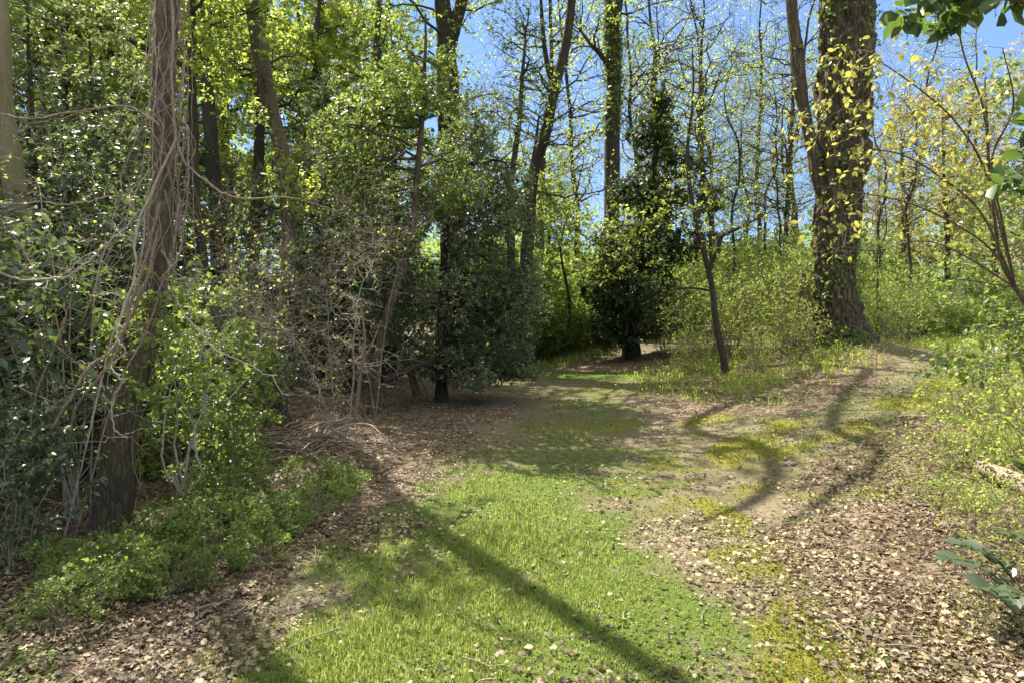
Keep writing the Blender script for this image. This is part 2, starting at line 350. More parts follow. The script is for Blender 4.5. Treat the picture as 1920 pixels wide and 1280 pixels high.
def tree(name, label, cat, path, rad, vols=None, n=(10, 60, 400), leaf=None, lm='young', bark='brown', sides=14, K=60,
         lo=.25, rmax=.05, group=None, forks=(), bbark=None, rough=.10, gap=.45, freq=.9, seed=0, flare=1.5, ivy=None, wob=.02, up=.35, sag=0.0, twr=.0035):
    path = np.array(path, float); base = path[0].copy(); base[2] = H(base[0], base[1]); path[0] = base-[0, 0, .12]
    root = empty(name, base, label, cat, group)
    Pt = spline(path, K); zt = np.linspace(0, 1, K)
    wb = np.stack([noise(np.stack([zt*9+s, zt*0, zt*0+s], -1), 1, seed+s) - .5 for s in (1, 2)], -1)*wob*4*sm(0, .1, zt)[:, None]
    Pt[:, :2] += wb; Rt = interp(rad, K); hgt = Pt[:, 2]-base[2]
    Rt = Rt*(1+(flare-1)*np.exp(-np.maximum(hgt, 0)/(Rt[0]*1.6)))
    gt = Geo(); tubes(gt, Pt, Rt, sides, rough, seed)
    nodes = [Pt[int(K*lo):]]; rads = [Rt[int(K*lo):]]
    wood = Pt
    for fp, fr in forks:
        fp = np.array(fp, float); k = np.argmin(np.linalg.norm(wood-fp[0], axis=1)); fp[0] = wood[k]
        Q = spline(fp, 30); Rq = interp(fr, 30); tubes(gt, Q, Rq, max(8, sides//2), rough, seed+9)
        nodes.append(Q[4:]); rads.append(Rq[4:]); wood = np.concatenate([wood, Q])
    gt.build('trunk', MB[bark], root, loc=base)
    nodes = np.concatenate(nodes); rads = np.concatenate(rads)
    if vols:
        gb, gl = grow(nodes, rads, vols, n, leaf, rmax, gap, freq, seed, up=up, sag=sag, twr=twr)
        gb.build('branches', MB[bbark or bark], root, loc=base)
        if gl.n: gl.build('crown', ML[lm], root, loc=base, smooth=False)
    if ivy:
        gi = Geo()
        for (z0, z1, cnt, size) in ivy:
            ok = np.where((Pt[:, 2] >= z0) & (Pt[:, 2] <= z1))[0]; k = rng.choice(ok, cnt)
            o = rnd3(cnt); o[:, 2] *= .3; o = nrm(o); p = Pt[k]+o*(Rt[k]*(1.02+.5*rng.random(cnt)**2))[:, None]+rnd3(cnt)*.03
            p[:, 2] += (rng.random(cnt)-.5)*(Pt[1, 2]-Pt[0, 2])*1.5
            keep = noise(p, 2.2, seed+4) > .36; p = p[keep]; o = o[keep]
            leaves(gi, p, rnd3(len(p))-np.array([0, 0, .5]), o+rnd3(len(p))*.5, size*(.6+.7*rng.random(len(p))), TO)
        gi.build('ivy', ML['mid'], root, loc=base, smooth=False)
    return root
# ================================================================== GROUND
def axis(n, a, L, c=0.0):
    u = np.linspace(-1, 1, n); b = np.arcsinh(L/a); return c+a*np.sinh(b*u)
gx = axis(620, 3.2, 150, .5); gy = axis(620, 4.0, 165, 6.0)
X, Y = np.meshgrid(gx, gy); X = X.ravel(); Y = Y.ravel()
POLY = dict(
    grass=[gpoly([(455, 1290), (560, 1160), (650, 1060), (730, 1010), (790, 940), (840, 870), (900, 850), (1010, 870), (1130, 890), (1195, 930), (1185, 1030),
                  (1230, 1090), (1310, 1130), (1380, 1200), (1480, 1290)])],
    thin=[gpoly([(860, 860), (980, 790), (1040, 715), (1180, 705), (1210, 760), (1260, 850), (1330, 920), (1250, 960), (1100, 900)]),
          gpoly([(1300, 1080), (1420, 1100), (1520, 1160), (1700, 1290), (1400, 1290), (1320, 1180)])],
    far=[gpoly([(1000, 712), (1030, 696), (1180, 694), (1195, 712)])],
    moss=[gpoly([(1285, 985), (1340, 960), (1490, 985), (1545, 1035), (1470, 1075), (1350, 1075), (1290, 1040)]),
          gpoly([(1290, 850), (1400, 815), (1470, 785), (1485, 800), (1420, 845), (1330, 870)]),
          gpoly([(1470, 845), (1560, 800), (1650, 790), (1600, 825), (1520, 850)]),
          gpoly([(1630, 775), (1690, 740), (1760, 705), (1815, 708), (1740, 755), (1660, 785)]),
          gpoly([(1500, 1150), (1600, 1165), (1760, 1230), (1830, 1290), (1480, 1290), (1440, 1190)]),
          gpoly([(1440, 920), (1610, 922), (1640, 930), (1480, 945)]), gpoly([(1270, 800), (1330, 778), (1360, 790), (1290, 812)])],
    litter=[gpoly([(1650, 1290), (1540, 1120), (1500, 1000), (1560, 900), (1620, 840), (1700, 800), (1830, 720), (1960, 700), (2300, 900), (2300, 1290)]),
            gpoly([(-400, 1290), (-400, 900), (300, 850), (560, 780), (900, 730), (960, 760), (860, 830), (830, 900), (760, 1000), (640, 1060), (540, 1150), (430, 1290)]),
            gpoly([(1190, 760), (1260, 700), (1500, 660), (1650, 655), (1700, 690), (1600, 745), (1480, 780), (1300, 790)]),
            gpoly([(1040, 693), (1100, 668), (1230, 668), (1260, 700)]), gpoly([(940, 735), (700, 735), (640, 650), (980, 690)]),
            gpoly([(-900, 860), (-900, 610), (700, 640), (700, 760), (300, 860)])],
)
def mask(name, x, y, soft=.18, seed=0):
    m = np.full(x.shape, -9.0)
    for p in POLY[name]: m = np.maximum(m, sdpoly(x, y, p))
    nz = (noise2(x, y, 1.3, seed, 3)-.5)*1.5+(noise2(x, y, 5, seed+5, 3)-.5)*.9
    return sm(-soft, soft, m+nz*.75)
def masks(x, y):
    g = mask('grass', x, y, .5, 11)*(.34+.66*sm(.34, .54, noise2(x, y, 2.6, 21, 5)+.09)); f = mask('far', x, y, .2, 3)
    th = mask('thin', x, y, .5, 12)*sm(.36, .6, noise2(x, y, 2.8, 22, 4)); g = np.maximum(g, np.maximum(th*.55, f*.9))
    mo = mask('moss', x, y, .22, 13)*(.5+.5*sm(.32, .52, noise2(x, y, 3.6, 23, 4)+.08))
    mo = np.maximum(mo, th*.5*sm(.5, .6, noise2(x, y, 1.3, 29, 2)))
    li = mask('litter', x, y, .35, 14)
    forest = sm(13, 17, y)*(1-np.clip(f, 0, 1)); li = np.maximum(li, forest*.4)
    return g, mo, li
gm, mm_, lm_ = masks(X, Y)
fld = sm(14, 18, Y)*sm(6, 10, X)
Z = H(X, Y)+.012*mm_+.02*(noise2(X, Y, 3.5, 41, 2)-.5)*sm(30, 5, np.hypot(X, Y))
def groundmat():
    m, n, out = newmat('ground')
    tc = n.nodes.new('ShaderNodeTexCoord').outputs['Object']
    n1 = tnoise(n, 1.7, 6, tc); n2 = tnoise(n, 14, 6, tc, .7); n3 = tnoise(n, 70, 4, tc, .7)
    dirt = ramp(n, n2, [(.3, (.075, .060, .038)), (.5, (.155, .125, .080)), (.72, (.29, .245, .165))])
    dirt = mixc(n, math_(n, 'MULTIPLY', n3, .45), dirt, (.25, .205, .14))
    dirt = mixc(n, math_(n, 'MULTIPLY', ramp(n, n1, [(.42, (0, 0, 0)), (.58, (1, 1, 1))]), .7), dirt, (.105, .105, .04))
    v = n.nodes.new('ShaderNodeTexVoronoi'); v.inputs['Scale'].default_value = 24; v.inputs['Randomness'].default_value = 1
    wv = n.nodes.new('ShaderNodeVectorMath'); wv.operation = 'ADD'
    nc = n.nodes.new('ShaderNodeTexNoise'); nc.inputs['Scale'].default_value = 9; n.links.new(tc, nc.inputs['Vector'])
    sc_ = n.nodes.new('ShaderNodeVectorMath'); sc_.operation = 'SCALE'; sc_.inputs['Scale'].default_value = .12
    n.links.new(nc.outputs['Color'], sc_.inputs[0]); n.links.new(tc, wv.inputs[0]); n.links.new(sc_.outputs[0], wv.inputs[1])
    n.links.new(wv.outputs[0], v.inputs['Vector'])
    sx = n.nodes.new('ShaderNodeSeparateColor'); n.links.new(v.outputs['Color'], sx.inputs[0])
    lit = ramp(n, sx.outputs[0], [(0, (.07, .045, .03)), (.4, (.14, .095, .065)), (.75, (.23, .17, .12)), (1, (.34, .28, .21))])
    lit = mixc(n, math_(n, 'MULTIPLY', n2, .5), lit, (.10, .07, .05))
    def soft(a, sharp=.5):
        r = n.nodes.new('ShaderNodeMapRange'); n.links.new(math_(n, 'ADD', a, math_(n, 'MULTIPLY', math_(n, 'SUBTRACT', n2, .5), 1.3)), r.inputs[0])
        r.inputs[1].default_value = .5-sharp/2; r.inputs[2].default_value = .5+sharp/2; return r.outputs[0]
    moss = ramp(n, n3, [(.3, (.07, .085, .012)), (.55, (.16, .175, .022)), (.8, (.27, .26, .04))])
    moss = mixc(n, math_(n, 'MULTIPLY', n1, .5), moss, (.25, .20, .045))
    grs = ramp(n, n3, [(.3, (.045, .075, .012)), (.7, (.11, .15, .03))])
    col = mixc(n, soft(attr(n, 'litter')), dirt, lit); col = mixc(n, soft(attr(n, 'grass')), col, grs); col = mixc(n, soft(attr(n, 'moss')), col, moss)
    col = mixc(n, soft(attr(n, 'field')), col, ramp(n, n2, [(.3, (.07, .11, .02)), (.7, (.16, .18, .05))]))
    p = n.nodes.new('ShaderNodeBsdfPrincipled'); n.links.new(col, p.inputs['Base Color']); p.inputs['Roughness'].default_value = .9
    p.inputs['Specular IOR Level'].default_value = .15
    b = n.nodes.new('ShaderNodeBump'); b.inputs['Strength'].default_value = .7; b.inputs['Distance'].default_value = .03
    n.links.new(math_(n, 'ADD', math_(n, 'MULTIPLY', n2, 1.2), math_(n, 'ADD', math_(n, 'MULTIPLY', n3, .35), math_(n, 'MULTIPLY', sx.outputs[0], .3))), b.inputs['Height'])
    n.links.new(b.outputs[0], p.inputs['Normal']); n.links.new(p.outputs[0], out.inputs[0]); return m
gg = Geo(); nx = len(gx); ny = len(gy)
i0 = (np.arange(ny-1)[:, None]*nx+np.arange(nx-1)[None]).ravel()
gg.add(np.stack([X, Y, Z], 1), np.stack([i0, i0+1, i0+nx+1, i0+nx], 1))
tag(gg.build('ground', groundmat(), attrs=dict(grass=gm, moss=mm_, litter=lm_, field=fld)), kind='structure')
# interpolated ground height that matches the mesh
def GZ(x, y):
    ix = np.clip(np.searchsorted(gx, x)-1, 0, nx-2); iy = np.clip(np.searchsorted(gy, y)-1, 0, ny-2)
    tx = (x-gx[ix])/(gx[ix+1]-gx[ix]); ty = (y-gy[iy])/(gy[iy+1]-gy[iy]); ZZ = Z.reshape(ny, nx)
    return ZZ[iy, ix]*(1-tx)*(1-ty)+ZZ[iy, ix+1]*tx*(1-ty)+ZZ[iy+1, ix]*(1-tx)*ty+ZZ[iy+1, ix+1]*tx*ty
def scatter(n, dmax, dens, dmin=2.2, wmar=1.18, pw=1.0):
    "points over the seen wedge, denser near the camera"
    d = dmin*(dmax/dmin)**(rng.random(n)**pw); x = (rng.random(n)*2-1)*.75*wmar*d; k = rng.random(n) < dens(x, d); return x[k], d[k]
# ---- grass
x, y = scatter(450000, 17, lambda x, y: np.clip(masks(x, y)[0], 0, 1)*.95, pw=1.15)
g_, mo_, li_ = masks(x, y); n = len(x); z = GZ(x, y)
hgt = (.011+.025*rng.random(n)**1.8)*(.25+1.5*g_*np.clip(noise2(x, y, 1.2, 51, 3)*2.2-.45, .15, 1.3))*np.where(y > 12, 1.2, 1); hgt *= np.where(x < .2, 1.25, .85)
lean = rnd3(n); lean[:, 2] = 0; wd = rnd3(n); wd[:, 2] = 0; wd = nrm(wd)*(.0011+.0009*rng.random(n))[:, None]*(1+y/5)[:, None]
b = np.stack([x, y, z-.003], 1); up = np.array([0, 0, 1.])
mid = b+hgt[:, None]*(up*.6+lean*.15*rng.random(n)[:, None]); tip = b+hgt[:, None]*(up*.95+lean*(.2+.9*rng.random(n))[:, None])
V = np.stack([b-wd, b+wd, mid-wd*.8, mid+wd*.8, tip], 1)
g = Geo(); base_i = np.arange(n)[:, None, None]*5
g.add(V, (np.array([[0, 1, 3], [0, 3, 2], [2, 3, 4]])[None]+base_i).reshape(-1, 3),
      np.repeat(np.clip(.6*rng.random(n)+.5*noise2(x, y, 1.1, 52, 2)-.05, 0, 1), 5))
tag(g.build('grass', ML['grass'], smooth=False), 'short bright green grass growing over the middle of the clearing', 'grass', kind='stuff')
# ---- moss cushions
x, y = scatter(330000, 15, lambda x, y: masks(x, y)[1], pw=1.0); n = len(x); g = Geo(); b = np.stack([x, y, GZ(x, y)+.002+.010*noise2(x, y, 9, 57, 2)], 1)
leaves(g, b, rnd3(n)*.7+up, rnd3(n), (.004+.007*rng.random(n))*(1+y/9), TS, 1.6, np.clip(.6*rng.random(n)+.6*noise2(x, y, 2, 58, 2)-.1, 0, 1))
tag(g.build('moss', ML['moss'], smooth=False), 'yellow green moss growing in low cushions on the bare path', 'moss', kind='stuff')
# ---- clover and small creeping weeds
def weed_d(x, y):
    g0, m0, l0 = masks(x, y); nz = noise2(x, y, 1.9, 61, 3)
    right = sm(2.1, 3.2, x+.0*y)*sm(13, 9, y)*sm(.40, .56, nz)*.9; left = sm(-1.0, -2.2, x-.12*(y-3)*0)*sm(9, 6, y)*sm(.42, .6, nz)
    bank = sm(.5, .9, mask('litter', x, y, .5, 3))*sm(8.5, 10.5, y)*sm(1.5, 3, x)*sm(.44, .58, nz)
    return np.clip(.22*sm(.45, .7, nz)*(1-l0)+g0*.18+right+left*.8+bank, 0, 1)
x, y = scatter(120000, 19, weed_d); n = len(x); z = GZ(x, y); tall = sm(2.2, 3.4, x)*.16+.02+.05*sm(-1.5, -2.5, x)
p = np.stack([x, y, z+.006+tall*rng.random(n)**2], 1); g = Geo()
leaves(g, p, rnd3(n)*[1, 1, .3], rnd3(n)*.5+up, (.010+.018*rng.random(n))*(1+y/16), TS, 1.5)
tag(g.build('creeping_weeds', ML['clover'], smooth=False), 'low clover and creeping weeds scattered over the clearing floor and banks', 'weeds', kind='stuff')
# ---- dead leaves
def lit_d(x, y):
    g0, m0, l0 = masks(x, y); nz = noise2(x, y, 1.7, 71, 3); g0 = np.maximum(g0, mask('grass', x, y, .3, 11)*.92)
    return np.clip(l0*(.30+.75*sm(.38, .6, nz))+.30*(1-l0)*(1-.93*g0)*(.3+sm(.4, .6, nz)), 0, 1)
x, y = scatter(400000, 24, lit_d, wmar=1.2, pw=.9); n = len(x); z = GZ(x, y); g = Geo()
p = np.stack([x, y, z+.008+.02*rng.random(n)], 1); Dn = rnd3(n)*[1, 1, .22]; Nn = up+rnd3(n)*(.2+.8*rng.random(n)[:, None]); S = .008+.036*rng.random(n)**2.3
nz_ = noise2(x, y, 1.2, 75, 2); rn = np.clip(rng.random(n)*.95+(nz_-.5)*.9, 0, 1)
for k in range(3):
    q = np.arange(n) % 3 == k; leaves(g, p[q], Dn[q], Nn[q], S[q], (dead_t(3), TC, TO)[k], (1, 1, 1.3)[k], rn[q])
xc, yc = scatter(260000, 15, lambda x, y: np.clip(.75-.6*masks(x, y)[0], .05, 1)*(.25+.75*sm(.35, .6, noise2(x, y, 3.1, 77, 3))), pw=.95); m = len(xc)
leaves(g, np.stack([xc, yc, GZ(xc, yc)+.004], 1), rnd3(m)*[1, 1, .3], up+rnd3(m)*.5, .004+.013*rng.random(m)**2, TS, 1.4, np.clip(rng.random(m)**1.3*.95, 0, 1))
tag(g.build('leaf_litter', ML['dead'], smooth=False), 'brown fallen leaves lying over the forest floor', 'leaf litter', kind='stuff')
# ---- taller wild grass on the bank and along the right side
POLY['tall'] = [gpoly([(1180, 720), (1230, 690), (1500, 650), (1640, 645), (1560, 715), (1450, 745), (1300, 755)]), gpoly([(1780, 760), (1900, 690), (2100, 690), (2100, 1000), (1900, 960), (1830, 880)]),
                gpoly([(1640, 640), (1900, 650), (2300, 650), (2300, 585), (1640, 590)]), gpoly([(960, 700), (1020, 690), (1130, 672), (1140, 600), (900, 640)])]
def tall_d(x, y): return np.clip(mask('tall', x, y, .5, 15)*(.25+.9*sm(.4, .58, noise2(x, y, 1.6, 91, 3))), 0, 1)
x, y = scatter(200000, 32, tall_d, dmin=4, wmar=1.2, pw=.6); n = len(x); z = GZ(x, y)
hgt = (.04+.20*rng.random(n)**2.2)*(.5+noise2(x, y, 1.1, 92, 2)); lean = rnd3(n)*[1, 1, 0]; wd = nrm(rnd3(n)*[1, 1, 0])*(.0014+.001*rng.random(n))[:, None]*(1+y/6)[:, None]
b = np.stack([x, y, z-.003], 1); mid = b+hgt[:, None]*(up*.6+lean*.15); tip = b+hgt[:, None]*(up*.9+lean*(.3+.7*rng.random(n))[:, None])
g = Geo(); g.add(np.stack([b-wd, b+wd, mid-wd*.8, mid+wd*.8, tip], 1), (np.array([[0, 1, 3], [0, 3, 2], [2, 3, 4]])[None]+np.arange(n)[:, None, None]*5).reshape(-1, 3), np.repeat(np.clip(rng.random(n), 0, 1), 5))
q = rng.random(n) < .75; m = q.sum(); leaves(g, (b+(tip-b)*(.3+.7*rng.random(n))[:, None])[q], rnd3(m), rnd3(m)*.6+up, (.012+.02*rng.random(m))*(1+y[q]/18), TS, 1.4)
tag(g.build('wild_grass', ML['young'], smooth=False), 'thin yellow green wild grass and herbs on the right bank and field edge', 'wild grass', kind='stuff')
# ---- fallen twigs
x, y = scatter(1500, 16, lambda x, y: .15+.85*masks(x, y)[2], pw=.8); n = len(x); a = rng.random(n)*6.28; L = .05+.22*rng.random(n)**2
A = np.stack([x, y, GZ(x, y)+.015], 1); xb = x+L*np.cos(a); yb = y+L*np.sin(a); B = np.stack([xb, yb, GZ(xb, yb)+.02+.03*rng.random(n)], 1)
g = Geo(); tubes(g, curves(A, B, 4, .08, .05), np.repeat((.0015+.003*rng.random(n))[:, None], 4, 1), 4)
tag(g.build('fallen_twigs', MB['twig']), 'thin dry twigs scattered across the clearing floor', 'twigs', kind='stuff')
# ================================================================== TREES
SM = dict(size=.045, per=7, t=TS, wid=1.2)
def leaf(size, per, t=TS, wid=1.1, **k): return dict(size=size, per=per, t=t, wid=wid, **k)
def pp(pts, d0=None):
    "pixel polyline (px, py, distance) to points"
    return [P(a, b, c) for a, b, c in pts]
def rp(px_r, d): return [r*d/F for r in px_r]
def ground_first(px, d, rest): return [GD(px, d)]+pp(rest)
# vine-wrapped tree at left
d = 4.75
T1 = tree('vine_wrapped_tree', 'brown trunk wrapped in hanging vines beside the honeysuckle at the left', 'tree',
     ground_first(205, d, [(222, 850, d), (250, 720, d), (282, 600, d+.05), (300, 460, d+.1), (308, 300, d+.15), (314, 120, d+.2), (320, -120, d+.3), (330, -600, d+.5), (345, -1500, d+.6)]),
     rp([32, 30, 26, 21, 20, 20, 21, 21, 18, 12], d),
     [((-2.2, 5.5, 8.2), (2.0, 1.8, 1.6), 1)], (10, 40, 200), leaf(.05, 5), 'mid', 'brown', 60, 200, lo=.7, rough=.10, wob=.03, flare=1.25)
# pale trunk far left
d = 6.0
tree('smooth_barked_tree', 'smooth pale tan trunk standing among glossy hollies at the far left', 'tree',
     ground_first(78, d, [(66, 720, d), (55, 560, d), (40, 400, d), (12, 250, d), (2, 90, d), (-10, -100, d+.2), (-40, -700, d+.5)]),
     rp([24, 22, 22, 21, 20, 18, 16, 8], d), [(P(-60, -350, 6.5), (1.5, 1.5, 1.2), 1)], (8, 30, 160), leaf(.05, 5), 'young', 'pale', 40, 90, lo=.75, rough=.07, wob=.02, flare=1.3)
# leaning leafy tree, its shadow crosses the grass
d = 8.9
tree('leaning_tree', 'tall bent brown trunk with light green leaves standing behind the brush pile', 'tree',
     ground_first(522, d, [(520, 700, d), (528, 560, d), (541, 430, d), (533, 310, d), (508, 190, d), (478, 20, d-.1), (452, -200, d-.2), (430, -700, d-.3)]),
     rp([16, 14, 12, 12, 13, 14, 15, 14, 9], d),
     [pv(450, 110, 8.0, 100, 120, .8), pv(555, 330, 8.4, 60, 80, .6, .7), pv(380, -250, 8.5, 240, 180, 1.4, .35)],
     (18, 80, 480), leaf(.055, 9, TO, 1.15), 'young', 'brown', 18, 90, lo=.4, rough=.12, wob=.03, gap=.47, freq=1.1)
d = 8.2
tree('dark_slim_tree', 'slim straight dark trunk just right of the vine wrapped tree', 'tree',
     ground_first(392, d, [(385, 560, d), (368, 380, d), (364, 200, d), (360, 20, d), (355, -300, d)]), rp([10, 9, 8, 8, 7, 4], d),
     [pv(380, -80, 8, 160, 110, 1.2), pv(330, 120, 8.4, 120, 90, 1.0)], (12, 60, 420), leaf(.05, 8, TO, 1.1), 'young', 'dark', 12, 60, lo=.5)
d = 11.5
tree('shaded_tree', 'dark grey brown trunk in the shade between the vine wrapped and bent trees', 'tree',
     ground_first(415, d, [(410, 440, d), (402, 330, d), (392, 200, d), (388, 60, d), (380, -250, d)]), rp([15, 14, 13, 12, 11, 7], d),
     [pv(330, 60, 12, 260, 170, 1.6), pv(250, 250, 12, 240, 110, 1.4)], (20, 110, 900), leaf(.065, 9, TS, 1.3), 'young', 'dark', 14, 60, lo=.4)
# big forked tree behind the holly
d = 16.5
tree('forked_tree', 'tall dark trunk forking near the top above the central holly', 'tree',
     ground_first(852, d, [(850, 560, d), (846, 400, d), (844, 280, d), (840, 150, d), (836, 60, d), (822, -60, d), (800, -300, d)]), rp([24, 23, 22, 21, 20, 17, 13, 8], d),
     [pv(820, -80, 16, 260, 160, 2.2), pv(700, 120, 15.5, 110, 130, 1.4, .6)], (24, 100, 700), leaf(.075, 6, TS, 1.3), 'young', 'dark', 16, 70, lo=.5, gap=.5,
     forks=[(pp([(841, 110, d), (852, 50, d), (872, -30, d), (890, -200, d)]), rp([14, 13, 11, 6], d))])
# central holly mass and its slim front stem
d = 10.8
tree('central_holly', 'large dark green holly spreading to the ground in the centre left of the path', 'holly tree',
     ground_first(828, d, [(826, 650, d), (832, 540, d), (842, 400, d), (850, 280, d), (852, 180, d)]), rp([11, 10, 9, 8, 5, 2], d),
     [pv(900, 250, 11, 110, 90, 1.0, 1.0), pv(930, 340, 11, 80, 90, .9, 1.0), pv(850, 560, 10.6, 165, 110, 1.3, 1.0), pv(940, 600, 10.8, 85, 100, 1.0, 1.1), pv(850, 400, 10.8, 190, 110, 1.4, 1.1), pv(925, 470, 11, 100, 110, 1.0), pv(830, 270, 11, 130, 90, 1.1, .8),
      pv(900, 690, 10.4, 125, 45, .9, 1.6), pv(800, 680, 10.6, 60, 40, .6, .8), pv(980, 560, 11, 60, 90, .8), pv(760, 560, 10.6, 80, 110, .8, .6)],
     (90, 640, 6400), leaf(.048, 9, TO, 1.05, droop=.25), 'holly', 'dark', 12, 60, lo=.15, rmax=.03, gap=.47, freq=1.7, up=.1)
d = 9.6
tree('slim_holly', 'slim leaning grey green stem with fine leaves in front of the central holly', 'holly tree',
     ground_first(698, d, [(706, 690, d), (722, 600, d), (748, 520, d), (772, 430, d), (784, 330, d), (792, 220, d), (797, 120, d), (795, 30, d)]), rp([10, 9, 8.5, 8, 7, 6, 5, 3.5, 2], d),
     [pv(790, 330, 9.5, 140, 80, .9), pv(770, 210, 9.5, 130, 70, .9), pv(760, 100, 9.6, 110, 80, .8, .8), pv(700, 420, 9.8, 110, 90, .8, .8), pv(650, 290, 9.8, 80, 110, .8, .7)],
     (46, 340, 2700), leaf(.046, 9, TO, 1.15), 'mid', 'brown', 10, 60, lo=.3, rmax=.025, gap=.46, freq=1.4, bbark='twigd', up=.05)
# leaning bare tree and its slim neighbour, centre
d = 15.5
tree('slanting_tree', 'dark trunk slanting up to the right over the path with bare side branches', 'tree',
     ground_first(985, d, [(986, 540, d), (990, 440, d), (998, 340, d), (1020, 260, d), (1040, 170, d), (1062, 80, d), (1074, -20, d), (1085, -250, d)]),
     rp([15, 13, 12, 11, 11, 10, 9, 8, 4], d),
     [pv(1080, 270, 15, 120, 110, 1.6, .8), pv(980, 150, 15, 110, 120, 1.4, .7), pv(1040, -120, 15, 220, 110, 2)],
     (34, 150, 420), leaf(.07, 2.2, TS, 1.3), 'young', 'dark', 12, 70, lo=.35, bbark='twigd', twr=.006, rmax=.06, up=.1,
     forks=[(pp([(1040, 170, d), (1026, 120, d), (1018, 60, d), (1012, -40, d)]), rp([6, 5, 4, 2], d)),
     ([P(1074, -20, d), over(1300, 790, 8.6), over(1420, 835, 8.5), over(1450, 900, 8.3), over(1380, 960, 8.1), over(1290, 985, 8.0)], [.10, .095, .085, .07, .05, .02]),  # this and the next two limbs: unseen, added to cast branch shade below
     ([P(1078, -90, d), over(1560, 790, 9.2), over(1650, 850, 9.0), over(1560, 930, 8.8), over(1420, 1010, 8.6)], [.085, .075, .06, .045, .015]),
     ([over(1420, 835, 8.5), over(1330, 850, 8.5), over(1230, 845, 8.5), over(1150, 870, 8.5)], [.06, .05, .035, .015])])
d = 14
tree('double_stem_tree', 'slim dark tree with two upright stems left of the slanting trunk', 'tree',
     ground_first(955, d, [(958, 520, d), (957, 400, d), (960, 330, d), (972, 250, d), (980, 150, d), (984, 60, d)]), rp([9, 8, 7, 6, 5, 4, 2], d),
     [pv(960, 170, 14, 110, 120, 1.2), pv(960, 40, 14, 90, 60, 1)], (22, 110, 500), leaf(.055, 4, TS, 1.2), 'mid', 'dark', 10, 60, lo=.35, bbark='twigd', twr=.005,
     forks=[(pp([(958, 380, d), (985, 350, d), (1000, 300, d), (1010, 220, d)]), rp([6, 5, 4, 2], d))])
# tall straight tree with ivy
d = 18.5
tree('ivy_clad_tree', 'tall straight dark trunk against the sky clad in yellow green ivy near its fork', 'tree',
     ground_first(1142, d, [(1143, 560, d), (1146, 400, d), (1149, 250, d), (1150, 120, d), (1148, 40, d), (1140, -60, d), (1130, -250, d)]), rp([17, 16, 15, 14, 14, 13, 8, 5], d),
     [pv(1120, 60, 18, 110, 90, 1.4), pv(1200, -80, 18, 240, 100, 2, .6), pv(1160, 450, 17.5, 90, 70, 1.2, .8)], (26, 80, 420), leaf(.085, 5, TS, 1.3), 'young', 'dark', 14, 80, lo=.3, twr=.006,
     ivy=[(6.0, 9.6, 1500, .11), (1.2, 3.2, 900, .11)], forks=[(pp([(1149, 60, d), (1158, 10, d), (1170, -60, d), (1180, -250, d)]), rp([11, 10, 8, 5], d)),
     (pp([(1150, 140, d), (1128, 105, d), (1108, 84, d), (1090, 60, d)]), rp([6, 5, 4, 2], d))])
# dark evergreen
d = 15.2
tree('evergreen_tree', 'dark dense cone shaped evergreen with a short trunk at the end of the path', 'evergreen tree',
     ground_first(1184, d, [(1186, 620, d), (1190, 560, d), (1205, 430, d), (1228, 300, d), (1240, 200, d), (1246, 150, d)]), rp([14, 12, 11, 9, 6, 3, 1.5], d),
     [pv(1245, 185, 15.2, 30, 42, .4, 1.3), pv(1225, 250, 15.2, 55, 40, .7, 1.2), pv(1260, 300, 15.2, 70, 40, .9, 1.2), pv(1215, 360, 15.2, 80, 45, 1.0, 1.2), pv(1290, 380, 15.2, 70, 40, 1.0, 1.1),
      pv(1225, 450, 15.2, 120, 55, 1.3, 1.2), pv(1180, 540, 15.2, 95, 60, 1.3, 1.2), pv(1240, 590, 15, 90, 50, 1.2, 1.0), pv(1150, 620, 15, 60, 40, 1.0, .9)],
     (80, 520, 4000), leaf(.08, 8, TO, 1.1, droop=.3), 'ever', 'dark', 12, 50, lo=.2, rmax=.04, gap=.40, freq=1.9, up=0, wob=.01)
# young tree on the right bank
d = 11.2
tree('young_bare_tree', 'thin dark young tree with a low fork standing on the bank right of the path', 'tree',
     ground_first(1362, d, [(1350, 650, d), (1338, 580, d), (1328, 500, d), (1308, 430, d), (1294, 350, d), (1290, 270, d), (1300, 190, d), (1296, 90, d)]), rp([7, 6.5, 6, 5.5, 4.5, 4, 3.2, 2.4, 1], d),
     [pv(1310, 370, 11, 110, 70, .8), pv(1250, 470, 10.9, 130, 60, .8), pv(1300, 210, 11, 90, 100, .8, .6), pv(1380, 420, 11, 70, 60, .6)],
     (30, 130, 420), leaf(.045, 4.5, TS, 1.2), 'young', 'dark', 10, 70, lo=.3, rmax=.018, bbark='twigd', gap=.4,
     forks=[(pp([(1330, 505, d), (1346, 470, d), (1352, 445, d), (1385, 428, d), (1440, 400, d)]), rp([5, 4.5, 4, 3, 1.2], d)),
            (pp([(1335, 545, d), (1290, 540, d), (1240, 548, d)]), rp([2.6, 2, 1], d))])
